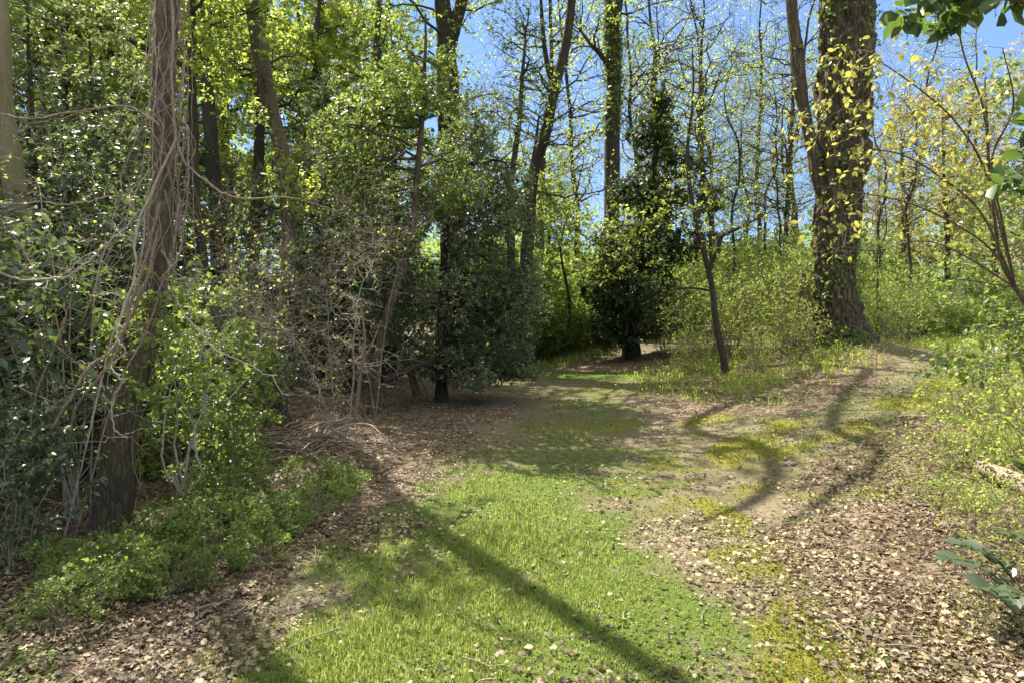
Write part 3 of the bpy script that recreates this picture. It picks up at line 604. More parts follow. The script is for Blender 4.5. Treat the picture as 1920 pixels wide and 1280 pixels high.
# great tree on the right
d = 12.1
BIG = tree('furrowed_tree', 'huge furrowed brown trunk on the mound at the right, wider than any other', 'tree',
     ground_first(1578, d, [(1571, 600, d), (1565, 520, d), (1571, 400, d), (1580, 280, d), (1584, 160, d), (1588, 40, d), (1592, -100, d), (1600, -500, d), (1605, -1000, d)]),
     rp([39, 33, 33, 38, 43, 45, 44, 40, 30, 14], d),
     [pv(1560, -350, 12, 330, 200, 2.6, 1), pv(1520, 120, 11.6, 110, 70, .8, .15)], (26, 90, 520), leaf(.08, 5), 'young', 'furrow', 120, 260, lo=.3, rmax=.09, rough=.30, flare=1.5, wob=.015,
     ivy=[(0.4, 2.4, 2600, .07), (2.2, 7.2, 2200, .08)],
     forks=[(pp([(1552, 400, d), (1536, 340, d), (1526, 280, d), (1508, 210, d), (1498, 140, d), (1490, 70, d), (1482, -20, d), (1470, -200, d)]), rp([13, 12, 12, 11, 11, 11, 10, 7], d))])
tree('dead_tree', 'weathered short dead trunk close against the left side of the huge trunk', 'dead tree',
     ground_first(1510, d-.1, [(1508, 600, d-.1), (1507, 545, d-.1), (1505, 515, d-.1)]), rp([15, 13, 10, 4], d), None, bark='furrow', sides=16, K=30, rough=.2, ivy=[(.5, 1.9, 260, .05)])
# ================================================================== SHRUBS
def shrub(name, label, cat, group, base, h, r, nstem, n2, n3, lf, lm, wood, stem_r=.012, lean=.6, gap=.3, freq=1.6, skirt=.1, K=8, low=.15, ellz=.5, twr=.0022, seed=0):
    base = np.asarray(base, float); root = empty(name, base, label, cat, group)
    a = rng.random(nstem)*6.28; q = r*lean*(.25+.75*rng.random(nstem)); tip = np.stack([q*np.cos(a), q*np.sin(a), h*(.55+.4*rng.random(nstem))], 1)
    A = np.stack([.06*r*np.cos(a), .06*r*np.sin(a), np.full(nstem, -.05)], 1)
    Pn = curves(A, tip, 12, .10, .03, .0); Rn = stem_r*(.6+.6*rng.random(nstem))[:, None]*np.linspace(1, .3, 12)[None]
    gb, gl = Geo(), Geo(); tubes(gb, Pn+base, Rn, 6)
    nodes = (Pn[:, 2:]).reshape(-1, 3); rads = Rn[:, 2:].ravel()
    vols = [((0, 0, h*(low+ellz*(1-low)/1.0)), (r, r, h*.5*(1-low)), 1)]
    def cp(n): 
        out = []; 
        while sum(map(len, out)) < n:
            p = rnd3(n*2)*(rng.random(n*2)**(1/2.2))[:, None]*np.array([r, r, h*(1-low)*.5])+np.array([0, 0, h*(low+.5*(1-low))])
            out.append(p[noise(p+base, freq, seed, 2) > gap])
        return np.concatenate(out)[:n]
    P2, R2 = attach(nodes, rads, cp(n2), 7, 0, stem_r*.5, .16, .05, .6, 0, .3); tubes(gb, P2+base, R2, 4)
    nn = np.concatenate([nodes, P2[:, 2:].reshape(-1, 3)]); rr = np.concatenate([rads, R2[:, 2:].ravel()])
    P3, R3 = attach(nn, rr, cp(n3), 5, 0, twr*2, .16, .06, .8, 0, .1); R3 = np.clip(R3, twr*.4, twr*1.2); tubes(gb, P3+base, R3, 3)
    put_leaves(gl, P3+base, lf); put_leaves(gl, P2[:, 3:]+base, lf)
    gb.build('stems', MB[wood], root, loc=base)
    if gl.n: gl.build('foliage', ML[lm], root, loc=base, smooth=False)
    return root
ORD = ['first', 'second', 'third', 'fourth', 'fifth', 'sixth', 'seventh', 'eighth', 'ninth', 'tenth', 'eleventh', 'twelfth', 'thirteenth', 'fourteenth', 'fifteenth', 'sixteenth', 'seventeenth', 'eighteenth', 'nineteenth', 'twentieth']
def row(protos, spots, text, rot=True):
    "spots (x, y, scale); each copy gets its own ordinal from the left as seen"
    order = sorted(range(len(spots)), key=lambda i: spots[i][0]/spots[i][1]); N = len(spots)
    for rank, i in enumerate(order):
        x, y, s = spots[i]
        lab = text.format('leftmost' if rank == 0 else 'rightmost' if rank == N-1 else ORD[rank]+' from left')
        loc = (x, y, float(H(x, y))-.01)
        if rank < len(protos):
            r = protos[rank]; r.location = loc; r.scale = (s,)*3 if np.isscalar(s) else s; r['label'] = lab; r.rotation_euler = (0, 0, rng.random()*6.28 if rot else 0)
        else: copy_thing(protos[rank % len(protos)], loc, rng.random()*6.28 if rot else 0, s, lab)
def sp(px, d, s): return ((px-CX)/F*d, d, s)
Z0 = np.zeros(3)
# rhododendron and holly shrubs filling the left side
gr = 'dark glossy shrubs on the left'
pr = [shrub('rhododendron', 'x', 'shrub', gr, Z0, 2.1, .95, 12, 120, 460, leaf(.075, 7, TO, .85, droop=.35), 'rhodo', 'twig', .010, seed=i, gap=.42) for i in (1, 2)]
row(pr, [sp(15, 5.6, 1.15), sp(-70, 4.6, 1.1), sp(150, 7.0, 1.2), sp(300, 7.6, 1.0), sp(430, 8.2, .85), sp(-30, 8, 1.7), sp(120, 9.5, 1.9), sp(270, 10, 1.6), sp(350, 6.7, .62), sp(455, 7.3, .62), sp(20, 4.0, .5), sp(560, 15, 1.1), sp(645, 17, 1.25), sp(740, 18, 1.3), sp(480, 14, 1.1), sp(835, 16, .9), sp(700, 14.5, .6), sp(900, 17, .9)],
    'dark glossy leaved shrub at the left wood edge, {}')
gr = 'dark holly trees behind the left wood edge'
def small_tree(name, label, cat, group, base, h, lean, r0, vols, n, lf, lm, bark, lo=.25, gap=.42, freq=1., seed=0, **k):
    base = np.asarray(base, float); path = [base, base+[lean[0]*.3, lean[1]*.3, h*.35], base+[lean[0]*.7, lean[1]*.7, h*.7], base+[lean[0], lean[1], h]]
    vv = [(base+np.array(c), rr, wt) for c, rr, wt in vols]
    return tree(name, label, cat, path, [r0, r0*.85, r0*.55, r0*.15], vv, n, lf, lm, bark, 10, 40, lo, group=group, gap=gap, freq=freq, seed=seed, **k)
pr = []
for i in range(2):
    pr.append(small_tree('holly_tree', 'x', 'holly tree', gr, (300+i*10, 300, H(300, 300)), 5.2, (.3, 0), .07,
       [((0, 0, 1.6), (1.3, 1.3, 1.3), 1), ((0, 0, 3.2), (1.2, 1.2, 1.4), 1), ((.2, 0, 4.8), (.8, .8, 1.1), .8)], (36, 220, 1300), leaf(.07, 8, TO, 1, droop=.3), 'rhodo' if i else 'holly', 'dark', .12, up=.0, seed=30+i, gap=.47, freq=1.3))
row(pr, [sp(80, 7.6, .95), sp(190, 8.8, .95), sp(-120, 7, .95), sp(330, 10.6, .8), sp(600, 12.4, 1.05), sp(655, 11.8, .95), sp(735, 13.5, 1.1), sp(450, 12.5, .75), sp(-190, 5.4, .64), sp(150, 6.2, .62)],
    'tall dark holly in the shaded wood on the left, {}')
# honeysuckle clumps
gr = 'bright low shrubs along the left edge of the clearing'
pr = [shrub('honeysuckle_bush', 'x', 'shrub', gr, Z0, .55, .50, 18, 110, 420, leaf((.030, .024, .040)[i], (5.5, 6, 3.2)[i], TO, 1.3, droop=.05, tilt=.7), ('mid', 'mid', 'bush')[i], 'twig', .004, seed=i+5, gap=.36, low=.02, twr=.0014) for i in range(3)]
sps = []
for px, py, s in [(600, 965, .55), (510, 1010, .6), (410, 1040, .7), (320, 1115, .5), (215, 1120, .6), (585, 920, .6), (465, 945, .85), (370, 985, .85), (130, 1180, .5), (645, 930, .5), (290, 1060, .7), (395, 1095, .4), (480, 1060, .45), (100, 1110, .55), (350, 900, 1.2), (430, 880, 1.2)]:
    g_ = G(px, py); sps.append((g_[0], g_[1], s))
row(pr, sps, 'low bright green bush at the left edge of the clearing, {}')
shr = shrub('privet_sapling', 'tall light green sapling with pale stems right of the vine wrapped tree', 'sapling', None, G(325, 990), 2.0, .55, 6, 60, 380, leaf(.038, 8, TS, 1.3), 'bush', 'palet', .011, lean=.5, seed=9, low=.3)
shr = shrub('privet_sapling', 'light green leafy sapling in front of the dark shrubs near the brush pile', 'sapling', None, G(430, 930), 1.5, .5, 7, 70, 330, leaf(.038, 8, TS, 1.3), 'mid', 'twig', .009, lean=.5, seed=10, low=.2)
# bare grey shrub
def arching(name, label, cat, base, tips, r0, n2, n3, wood, lf=None, lm='young', twr=.0022, group=None, spread=.5, up=0, K=16):
    base = np.asarray(base, float); root = empty(name, base, label, cat, group); gb, gl = Geo(), Geo(); tips = np.asarray(tips, float); N = len(tips)
    A = base+rnd3(N)*.08*[1, 1, 0]-[0, 0, .05]; mid = A*.45+tips*.55; mid[:, 2] += np.linalg.norm(tips-A, axis=1)*.16
    Pn = np.stack([spline([A[i], mid[i]+rnd3(1)[0]*.08, tips[i]], K) for i in range(N)]); wg = np.cumsum(rng.normal(size=Pn.shape), 1)*.012; wg -= wg[:, :1]; Pn = Pn+wg
    Rn = r0*(.7+.5*rng.random(N))[:, None]*np.linspace(1, .22, K)[None]; tubes(gb, Pn, Rn, 7)
    nodes = Pn[:, 4:].reshape(-1, 3); rads = Rn[:, 4:].ravel()
    def offs(nodes, n, s):
        k = rng.integers(0, len(nodes), n); return nodes[k]+rnd3(n)*s*(.3+.7*rng.random(n))[:, None]+(nodes[k]-base)*.12
    P2, R2 = attach(nodes, rads, offs(nodes, n2, spread), 8, 0, r0*.5, .18, .06, .6, 0, up); tubes(gb, P2, R2, 4)
    nn = np.concatenate([nodes, P2[:, 2:].reshape(-1, 3)]); rr = np.concatenate([rads, R2[:, 2:].ravel()])
    P3, R3 = attach(nn, rr, offs(P2[:, 4:].reshape(-1, 3), n3, spread*.6), 6, 0, twr*2, .2, .07, .8, 0, up); R3 = np.clip(R3, twr*.4, twr*1.3); tubes(gb, P3, R3, 3)
    gb.build('stems', MB[wood], root, loc=base)
    if lf:
        put_leaves(gl, P3, lf); put_leaves(gl, P2[:, 3:], lf); gl.build('foliage', ML[lm], root, loc=base, smooth=False)
    return root
arching('bare_shrub', 'sprawling leafless shrub with pale twisting twigs behind the brush pile', 'bare shrub', GD(700, 8.6),
        pp([(480, 500, 7.9), (455, 620, 7.7), (600, 400, 8.4), (780, 400, 8.8), (540, 640, 7.8)]),
        .011, 280, 3000, 'twig', leaf(.03, .25, TS, 1.3), 'young', twr=.0026, spread=.8)
arching('bare_shrub', 'leafless shrub of pale sweeping twigs leaning left from beside the slim holly', 'bare shrub', GD(640, 8.2),
        pp([(470, 590, 7.3), (610, 520, 7.4), (700, 470, 7.8)]),
        .010, 200, 1700, 'palet', leaf(.03, .25, TS, 1.3), 'young', twr=.0024, spread=.7)
arching('bare_shrub', 'tangled leafless shrub with tan twigs left of the vine wrapped trunk', 'bare shrub', GD(150, 5.0),
        pp([(10, 420, 4.6), (40, 500, 4.6), (-60, 560, 4.6), (120, 400, 5.0), (200, 480, 5.0), (60, 330, 5.2), (-30, 480, 4.8), (90, 560, 4.6), (230, 380, 5.2), (160, 540, 4.7)]),
        .009, 150, 900, 'palet', leaf(.03, .4, TS, 1.3), 'young', twr=.0022, spread=.42)
arching('bare_shrub', 'thin brown twiggy shrub with few leaves between the bent tree and the vines', 'bare shrub', GD(450, 7.6),
        pp([(430, 420, 7.3), (380, 500, 7.3), (480, 560, 7.3), (520, 480, 7.5), (400, 600, 7.3), (440, 520, 7.6), (350, 450, 7.4)]), .011, 90, 480, 'twig', leaf(.035, .8, TS, 1.3), 'young', twr=.0024, spread=.5)
# thickets on the right bank
gr = 'twiggy pale green thickets on the right bank'
pr = [shrub('thicket_shrub', 'x', 'shrub', gr, Z0, 1.7, .85, 26, 170, 900, leaf(.03, 4.2, TS, 1.3, droop=0), 'young', 'twig', .007, lean=.8, seed=i+15, gap=.2, low=.03, twr=.0022) for i in range(3)]
row(pr, [sp(1300, 13.2, .9), sp(1250, 14.5, 1.0), sp(1370, 12.6, 1.0), sp(1440, 12.2, 1.0), sp(1500, 12.9, 1.1), sp(1420, 14, 1.35), sp(1330, 15.5, 1.3), sp(1480, 15, 1.5), sp(1290, 11.9, .5), sp(1420, 11.0, .5), sp(1500, 11.4, .6), sp(1650, 12.8, .9), sp(1690, 13.5, 1.0), sp(1560, 14.5, 1.4)],
    'fine twigged pale green shrub on the right bank, {}')
gr = 'sprawling briars at the right edge of the clearing'
pr = [shrub('briar', 'x', 'shrub', gr, Z0, .7, .6, 20, 70, 260, leaf(.028, 2.2, TO, 1.4, droop=0), 'young', 'twig', .004, lean=.9, seed=i+25, gap=.2, low=.02, twr=.0015) for i in range(2)]
sps = []
for px, py, s in [(1790, 880, .8), (1850, 830, 1.0), (1900, 780, 1.1), (1790, 790, .45), (1830, 1010, .55), (1900, 1090, .5), (1800, 960, .45), (1950, 900, 1.1), (1900, 990, .55), (1870, 730, 1.0), (1760, 950, .35), (1860, 1180, .35)]:
    g_ = G(px, py); sps.append((g_[0], g_[1], s))
row(pr, sps, 'sprawling weedy briar along the right side, {}')
# bright bushes beyond the path and in the field
gr = 'bright green bushes beyond the path and in the field'
pr = [shrub('green_bush', 'x', 'bush', gr, Z0, 2.0, 1.5, 16, 170, 1500, leaf(.065, 8, TS, 1.4, droop=0), 'bush', 'twig', .014, lean=.8, seed=i+35, gap=.25, freq=1., low=.02, twr=.004) for i in range(3)]
row(pr, [sp(1030, 20, 1.3), sp(1090, 22, 1.2), sp(1055, 17.2, .75), sp(1105, 17.6, .6), sp(1015, 16.8, .6), sp(990, 19, 1.5), sp(930, 17.5, 1.5), sp(1150, 27, 1.6), sp(1260, 19, 1.1), sp(1660, 17, .7), sp(1720, 18, .75), sp(1790, 19, .6),
         sp(1870, 22, .7), sp(1940, 20, .8), sp(1700, 22, 1.1), sp(1830, 26, 1.2), sp(1920, 28, 1.3), sp(1380, 21, 1.6), sp(1500, 20, 1.6), sp(1600, 24, 1.6)],
    'rounded bright green bush beyond the clearing, {}')
# saplings against the sky
gr = 'thin saplings against the sky right of centre'
pr = []
for i in range(3):
    pr.append(small_tree('sapling', 'x', 'sapling', gr, (320+i*10, 300, H(320, 300)), 7.5, (.5-.5*i, 0), .045,
       [((.1, 0, 4.5), (1.0, 1.0, 2.2), 1), ((.3, 0, 7), (1.0, 1.0, 1.4), .7)], (22, 120, 520), leaf(.045, 1.6, TS, 1.3, off=1.0), 'young', 'dark', .2, bbark='twigd', twr=.004, rmax=.022, up=.5, seed=50+i, wob=.10, gap=.48))
row(pr, [sp(1385, 15, .85), sp(1425, 17, .9), sp(1475, 16, .8), sp(1340, 19, 1.0), sp(1240, 21, 1.1), sp(1400, 21, 1.1), sp(1655, 16, .8), sp(1705, 19, 1.0), sp(1480, 22, 1.2), sp(1065, 21, .9), sp(1640, 13.2, .45)],
    'slender sapling with sparse new leaves, {} of the saplings')
# background trees
gr = 'leafy trees standing behind the clearing'
pr = []
for i in range(3):
    pr.append(small_tree('background_tree', 'x', 'tree', gr, (350+i*10, 300, H(350, 300)), 13, (.6-.6*i, 0), .17,
       [((0, 0, 5), (2.6, 2.6, 2.2), 1), ((.5, 0, 8.5), (2.8, 2.8, 2.6), 1), ((0, 0, 12), (2.0, 2.0, 2.0), .8)], (40, 240, (1500, 1500, 900)[i]), leaf(.12, 7, TS, 1.4), ['young', 'mid', 'rust'][i], 'dark', .2, twr=.007, rmax=.06, up=.3, seed=70+i, gap=.46, freq=.55))
row([pr[0], pr[1]], [sp(60, 14, .9), sp(-80, 12, .9), sp(200, 16, 1), sp(330, 18, 1.0), sp(470, 17, .95), sp(600, 20, 1.0), sp(700, 22, 1.05), sp(130, 22, 1.3), sp(420, 25, 1.2), sp(-20, 20, 1.2), sp(560, 28, 1.2), sp(270, 27, 1.4),
     sp(950, 30, .62), sp(1030, 34, .62)], 'leafy background tree behind the left side wood, {}')
row([pr[2]], [sp(1700, 24, .62), sp(1780, 22, .58), sp(1870, 25, .7), sp(1960, 22, .7), sp(1640, 32, .6), sp(1820, 34, .85)], 'yellow tinged tree at the edge of the right hand field, {}')
gr = 'thinly leafed tall trees against the sky'
pr = []
for i in range(2):
    pr.append(small_tree('thin_leafed_tree', 'x', 'tree', gr, (380+i*10, 300, H(380, 300)), 15, (1.6-2.6*i, 0), .11,
       [((0, 0, 6), (2.2, 2.2, 2.5), 1), ((.5, 0, 10), (2.8, 2.8, 3.2), 1), ((.6, 0, 14), (2.2, 2.2, 2.2), .8)], (46, 300, 1700), leaf(.065, 2.4, TS, 1.4, off=1.0, span=.5), 'young', 'dark', .3, bbark='twigd', twr=.007, rmax=.05, up=.45, seed=170+i, gap=.5, freq=.6, wob=.10))
row(pr, [sp(1010, 24, 1.0), sp(1270, 26, 1.0), sp(1350, 30, 1.0), sp(1420, 25, .85), sp(1490, 28, 1.0), sp(1690, 27, .8), sp(1790, 30, .85), sp(1230, 34, 1.1), sp(1310, 21, .8), sp(1455, 20, .75), sp(1090, 27, 1.0), sp(1205, 24, .85)], 'tall thinly leafed tree showing sky through its twigs, {}')
# far woodland closing the view
g1, g2 = Geo(), Geo(); N = 150000
a = rng.random(N)*2.6-1.3; dd = 36+22*rng.random(N); x = dd*np.sin(a)*1.25; y = dd*np.cos(a); px_ = x/y
top = 3.2+4.5*noise2(x, y, .12, 81, 2)+6*sm(-.15, -.45, px_)+2.0*sm(.5, .7, px_)-1.6*sm(.0, .12, px_)*sm(.62, .4, px_)
z = H(x, y)+top*rng.random(N)**.8*1.0; p = np.stack([x, y, z], 1); k = noise(p, .45, 82, 3) > .42; p = p[k]
leaves(g1, p, rnd3(len(p)), rnd3(len(p))+up*.5, .16+.2*rng.random(len(p)), TS, 1.6, np.clip(.5*rng.random(len(p))+.7*(noise(p, .3, 83, 2)-.2), 0, 1))
tag(g1.build('far_woodland', ML['bush'], smooth=False), 'green undergrowth and far woodland closing the view behind the clearing', 'woodland', kind='stuff')
# ================================================================== TREES BEHIND THE CROWNS ON THE LEFT
def crown_tree(name, label, px, d, h, vols, n, lf, lm, r=.12, bark='dark', **k):
    b = GD(px, d); return tree(name, label, 'tree', [b, b+[.1, 0, h*.35], b+[-.1, 0, h*.7], b+[.1, 0, h]], [r, r*.85, r*.55, r*.15], vols, n, lf, lm, bark, 10, 50, .25, **k)
crown_tree('leafy_tree', 'slender tree with bright light green leaves behind the bent tree', 600, 14.5, 9, [pv(590, 120, 14.5, 95, 190, 1.3), pv(650, 20, 14.5, 120, 90, 1.4), pv(560, 330, 14, 70, 90, 1)], (24, 140, 900), leaf(.085, 8, TO, 1.15), 'young', gap=.46, seed=91)
crown_tree('leafy_tree', 'slender tree with yellow green leaves at the top left edge of the wood', 130, 11.5, 8, [pv(130, 60, 11.5, 190, 120, 1.3), pv(60, 260, 11.5, 130, 90, 1.0, .6), pv(240, 180, 11.5, 90, 120, 1.0, .6)], (24, 140, 850), leaf(.075, 8, TO, 1.15), 'young', gap=.46, seed=92)
crown_tree('leafy_tree', 'light leafed tree at the top of the view between central holly and forked trunk', 720, 13.2, 9.5, [pv(720, 90, 13.2, 80, 100, 1.0), pv(870, 160, 13, 80, 80, 1.0), ((-1.9, 12.7, 9.4), (2.1, 1.5, 1.1), 1.3), ((.2, 12.6, 9.0), (1.2, 1.2, .8), 1)], (26, 160, 760), leaf(.07, 6, TO, 1.1), 'mid', gap=.46, seed=93)  # high crown parts, out of view, added for dappled shade on the clearing
crown_tree('leafy_tree', 'small yellow green tree at the edge of the path left of the ivy clad tree', 1060, 16.5, 3.6, [pv(1060, 440, 16.3, 90, 70, 1.2), pv(1020, 370, 16.3, 60, 60, 1.0)], (20, 120, 560), leaf(.075, 7, TS, 1.4), 'young', r=.05, gap=.42, seed=94)
crown_tree('leafy_tree', 'small yellow green tree half hiding the dark evergreen', 1165, 14.6, 2.9, [pv(1150, 420, 14.0, 110, 55, .9), pv(1120, 500, 14.3, 60, 50, .9, .6), pv(1230, 400, 13.8, 70, 35, .6, .5)], (20, 100, 300), leaf(.065, 3.6, TS, 1.4), 'young', r=.04, gap=.42, seed=95)
# ================================================================== TREE WITH YELLOW LEAVES, RIGHT
b = np.array([4.35, 5.3, 0.]); b[2] = H(b[0], b[1]); fk = P(1906, 545, 5.2)
def br(pts, r): return (np.concatenate([[fk], pp(pts)]), r)
tree('yellow_leaved_tree', 'young tree arching in from the right with yellow new leaves before the huge trunk', 'tree',
     [b, b+(fk-b)*.5+[.12, 0, 0], fk, P(1860, 400, 5.2), P(1850, 240, 5.1), P(1810, 90, 5.0), P(1790, -60, 5)], [.026, .022, .018, .011, .008, .006, .003],
     [pv(1560, 290, 5.0, 110, 110, .6, .7), pv(1640, 140, 5.0, 120, 100, .6, 1.0), pv(1580, 430, 5.1, 130, 70, .5, .5), pv(1750, 270, 5.0, 120, 110, .7, 1.2), pv(1490, 270, 5.0, 60, 130, .4, 1.8), pv(1800, 140, 5, 90, 90, .5, .6)],
     (50, 190, 420), leaf(.046, 2.1, TO, .9, droop=.5, tilt=1.3, off=.25, span=.5), 'yellow', 'brown', 8, 60, lo=.3, rmax=.012, bbark='twig', twr=.0030, up=-.1, gap=.46, freq=2.0, flare=1.2, wob=.03,
     forks=[br([(1860, 470, 5.1), (1790, 420, 5.0), (1700, 380, 5.0), (1600, 360, 5), (1500, 345, 5)], [.009, .008, .007, .006, .004, .002]),
            br([(1840, 400, 5.1), (1760, 330, 5.0), (1690, 290, 5.0), (1600, 270, 5), (1500, 200, 5)], [.009, .008, .007, .006, .004, .002]),
            br([(1850, 330, 5.1), (1800, 240, 5.0), (1740, 180, 5.0), (1640, 110, 5), (1540, 60, 5)], [.009, .008, .007, .006, .004, .002]),
            br([(1800, 524, 5.0), (1740, 530, 4.9), (1665, 540, 4.8)], [.006, .005, .004, .002]),
            br([(1790, 470, 5.1), (1720, 452, 5.0), (1640, 470, 5), (1540, 455, 5)], [.007, .006, .005, .004, .002]),
            br([(1880, 420, 4.9), (1860, 300, 4.8), (1900, 200, 4.6), (1880, 90, 4.5)], [.009, .008, .007, .006, .003])])
tree('leafy_sapling', 'young green leaved sapling at the right edge, its branches over the right hand trail', 'sapling',
     [GD(1990, 7), P(1970, 560, 7), P(1950, 420, 7), P(1940, 250, 7), P(1920, 120, 7)], [.03, .025, .02, .012, .004],
     [pv(1850, 460, 6.9, 110, 90, .7), pv(1870, 330, 7, 110, 90, .7), pv(1900, 150, 7, 90, 90, .7), pv(1830, 560, 6.6, 90, 40, .5, .5)], (34, 150, 480), leaf(.055, 3, TO, 1.2, droop=.2), 'mid', 'grey', 8, 40, lo=.2, rmax=.014, up=-.05, gap=.42, freq=1.6, bbark='twig')
tree('pale_leaved_shrub', 'low shrub with shining broad leaves beside the start of the right hand trail', 'shrub',
     [GD(1950, 7.2), P(1940, 640, 7.1), P(1925, 600, 7.1)], [.02, .015, .006],
     [pv(1850, 650, 7.0, 110, 45, .5), pv(1800, 690, 6.9, 80, 35, .5), pv(1900, 600, 7, 60, 40, .4)], (24, 90, 240), leaf(.06, 3.2, TO, 1.15), 'mid', 'grey', 8, 24, lo=.1, rmax=.012, up=-.1, gap=.4, freq=1.8)
b = np.array([3.3, 2.75, 0.]); b[2] = H(3.3, 2.75); f1 = b+[0, 0, 2.6]
tree('broad_leaved_tree', 'broad leaved tree outside the frame hanging large dark leaves into the top right corner', 'tree',
     [b, b+[.05, 0, 1.2], f1, b+[-.1, .1, 4.2], b+[0, 0, 6.5]], [.09, .08, .07, .05, .02],
     [pv(1800, 5, 3.0, 150, 42, .25, 1.0), pv(1900, -40, 3, 120, 60, .3), pv(1915, 340, 3.3, 60, 40, .2, .6), pv(1925, 250, 3.3, 50, 60, .2, .5), ((2.9, 2.6, 4.2), (.8, .8, .8), .35)],
     (26, 110, 260), leaf(.08, 4.2, TO, 1.2, droop=.55, tilt=.9), 'oak', 'brown', 12, 40, lo=.35, rmax=.014, up=0, gap=.3, freq=2.5, twr=.0025,
     forks=[([f1, P(2060, 60, 3), P(1900, 0, 3), P(1740, 10, 3)], [.018, .012, .008, .003]), ([f1, P(2100, 300, 3.2), P(1960, 290, 3.3), P(1900, 330, 3.3)], [.015, .01, .006, .003])])
# laurel sprig, bottom right
def sprig(name, label, stems, size, per):
    b = G(1985, 1175); root = empty(name, b, label, 'shrub'); g1, g2 = Geo(), Geo()
    for st in stems:
        st = np.array(st); Q = spline(st, 24); tubes(g1, Q, interp([.007, .005, .003], 24), 6)
        for k in range(per):
            i = int(23-k*17/per); p = Q[i]; dr = nrm(Q[i]-Q[i-1]); side = nrm(np.cross(dr, [0, 0, 1]))*(1 if k % 2 else -1)
            D = dr*(.7 if k > 1 else 1.3)+side*(.75+.3*rng.random())+np.array([0, 0, .25-.35*rng.random()])+rnd3(1)[0]*.18
            leaves(g2, p[None], D[None], (np.array([0, 0, 1.])+rnd3(1)[0]*.5)[None], np.array([size*(.6+.5*rng.random())]), TO, 1.25, np.array([rng.random()*.6]))
    g1.build('stems', MB['brown'], root, loc=b); g2.build('foliage', ML['rhodo'], root, loc=b, smooth=False)
bb = G(1985, 1175)
sprig('laurel_bush', 'glossy blue green laurel reaching in low at the bottom right', [
    [bb, P(1900, 1110, 3.35), P(1840, 1060, 3.35), P(1775, 1045, 3.3)], [bb, P(1900, 1085, 3.45), P(1860, 1040, 3.45), P(1800, 1020, 3.5)],
    [bb, P(1930, 1120, 3.2), P(1890, 1120, 3.15), P(1850, 1100, 3.1)], [bb, P(1950, 1060, 3.4), P(1930, 1020, 3.4), P(1895, 1000, 3.4)], [bb, P(1960, 1000, 3.5), P(1940, 900, 3.6), P(1915, 870, 3.6)]], .105, 17)
# ================================================================== VINES
gr = 'vines hanging around the wrapped trunk'
def vine(px_pts, r, mat, label, group=gr, n=60, kink=.012):
    Q = np.asarray(pp(px_pts)) if len(px_pts[0]) == 3 and px_pts[0][0] > 20 or abs(px_pts[0][0]) > 10 else np.asarray(px_pts, float)
    Q = spline(Q, n); wg = np.cumsum(rng.normal(size=Q.shape), 0); wg -= np.linspace(0, 1, n)[:, None]*wg[-1]; Q = Q+wg*kink*.3
    for i in range(3): Q[:, i] += kink*np.sin(np.linspace(0, 9+4*i, n)+rng.random()*6)*np.linspace(.2, 1, n)
    r *= .62
    b = Q[-1].copy() if Q[-1][2] < Q[0][2] else Q[0].copy(); g = Geo(); k = rng.integers(n//4, n, 9); e = Q[k]+rnd3(9)*(.08+.3*rng.random(9))[:, None]
    tubes(g, curves(Q[k], e, 8, .2, .06), np.repeat(np.linspace(r*.35, r*.12, 8)[None], 9, 0), 4); tubes(g, Q, np.interp(np.linspace(0, 1, n), [0, .5, 1], [r, r*.9, r*.65])*(1+.25*(noise(Q, 14, 3)-.5)), 8)
    return tag(g.build('vine', MB[mat], loc=b), label, 'vine', group)
vine([(322, -60, 4.45), (328, 60, 4.4), (331, 170, 4.4), (335, 250, 4.4), (352, 310, 4.4), (398, 352, 4.4), (450, 372, 4.5), (545, 375, 4.8), (640, 400, 5.4)], .013, 'twig', 'long grey brown vine running straight down the upper trunk then sweeping right')
vine([(300, 380, 4.4), (272, 470, 4.4), (250, 540, 4.35), (232, 620, 4.3), (205, 690, 4.3), (160, 745, 4.3), (138, 800, 4.3), (146, 900, 4.3), (128, 990, 4.3), (112, 1060, 4.2)], .017, 'vine', 'thick brown vine leaving the trunk and dropping to the ground at its left')
vine([(296, 430, 4.4), (288, 500, 4.4), (262, 580, 4.35), (215, 660, 4.2), (165, 700, 4.1), (125, 765, 4.1), (80, 825, 4.1), (20, 850, 4.1), (-40, 905, 4.1)], .017, 'vine', 'thick brown vine curving down and out to the left frame edge')
vine([(250, 520, 4.3), (228, 580, 4.25), (226, 625, 4.2), (238, 655, 4.2), (212, 690, 4.2), (222, 702, 4.15), (238, 712, 4.15), (216, 742, 4.2), (213, 785, 4.2), (228, 812, 4.2), (242, 820, 4.2)], .010, 'palet', 'pale looping vine end dangling in front of the lower trunk', n=110)
vine([(330, 560, 4.4), (372, 622, 4.4), (440, 682, 4.4), (525, 702, 4.5)], .009, 'palet', 'pale vine sweeping right from mid trunk into the dark shrubs')
vine([(330, 260, 4.4), (268, 400, 4.35), (252, 450, 4.3), (250, 505, 4.3), (222, 600, 4.3), (196, 690, 4.3), (160, 850, 4.2), (120, 1010, 4.2)], .013, 'palet', 'pale grey vine parting from the trunk at eye level and falling straight')
vine([(345, 200, 4.5), (354, 330, 4.4), (340, 470, 4.4), (305, 520, 4.35), (278, 600, 4.35), (232, 700, 4.3), (178, 860, 4.2), (130, 1050, 4.2)], .012, 'vine', 'brown vine crossing the trunk from upper right to lower left')
vine([(-40, 500, 4.3), (40, 530, 4.3), (100, 526, 4.3), (165, 492, 4.35), (205, 450, 4.4), (262, 395, 4.45)], .012, 'palet', 'pale bowed vine reaching the trunk from the left frame edge')
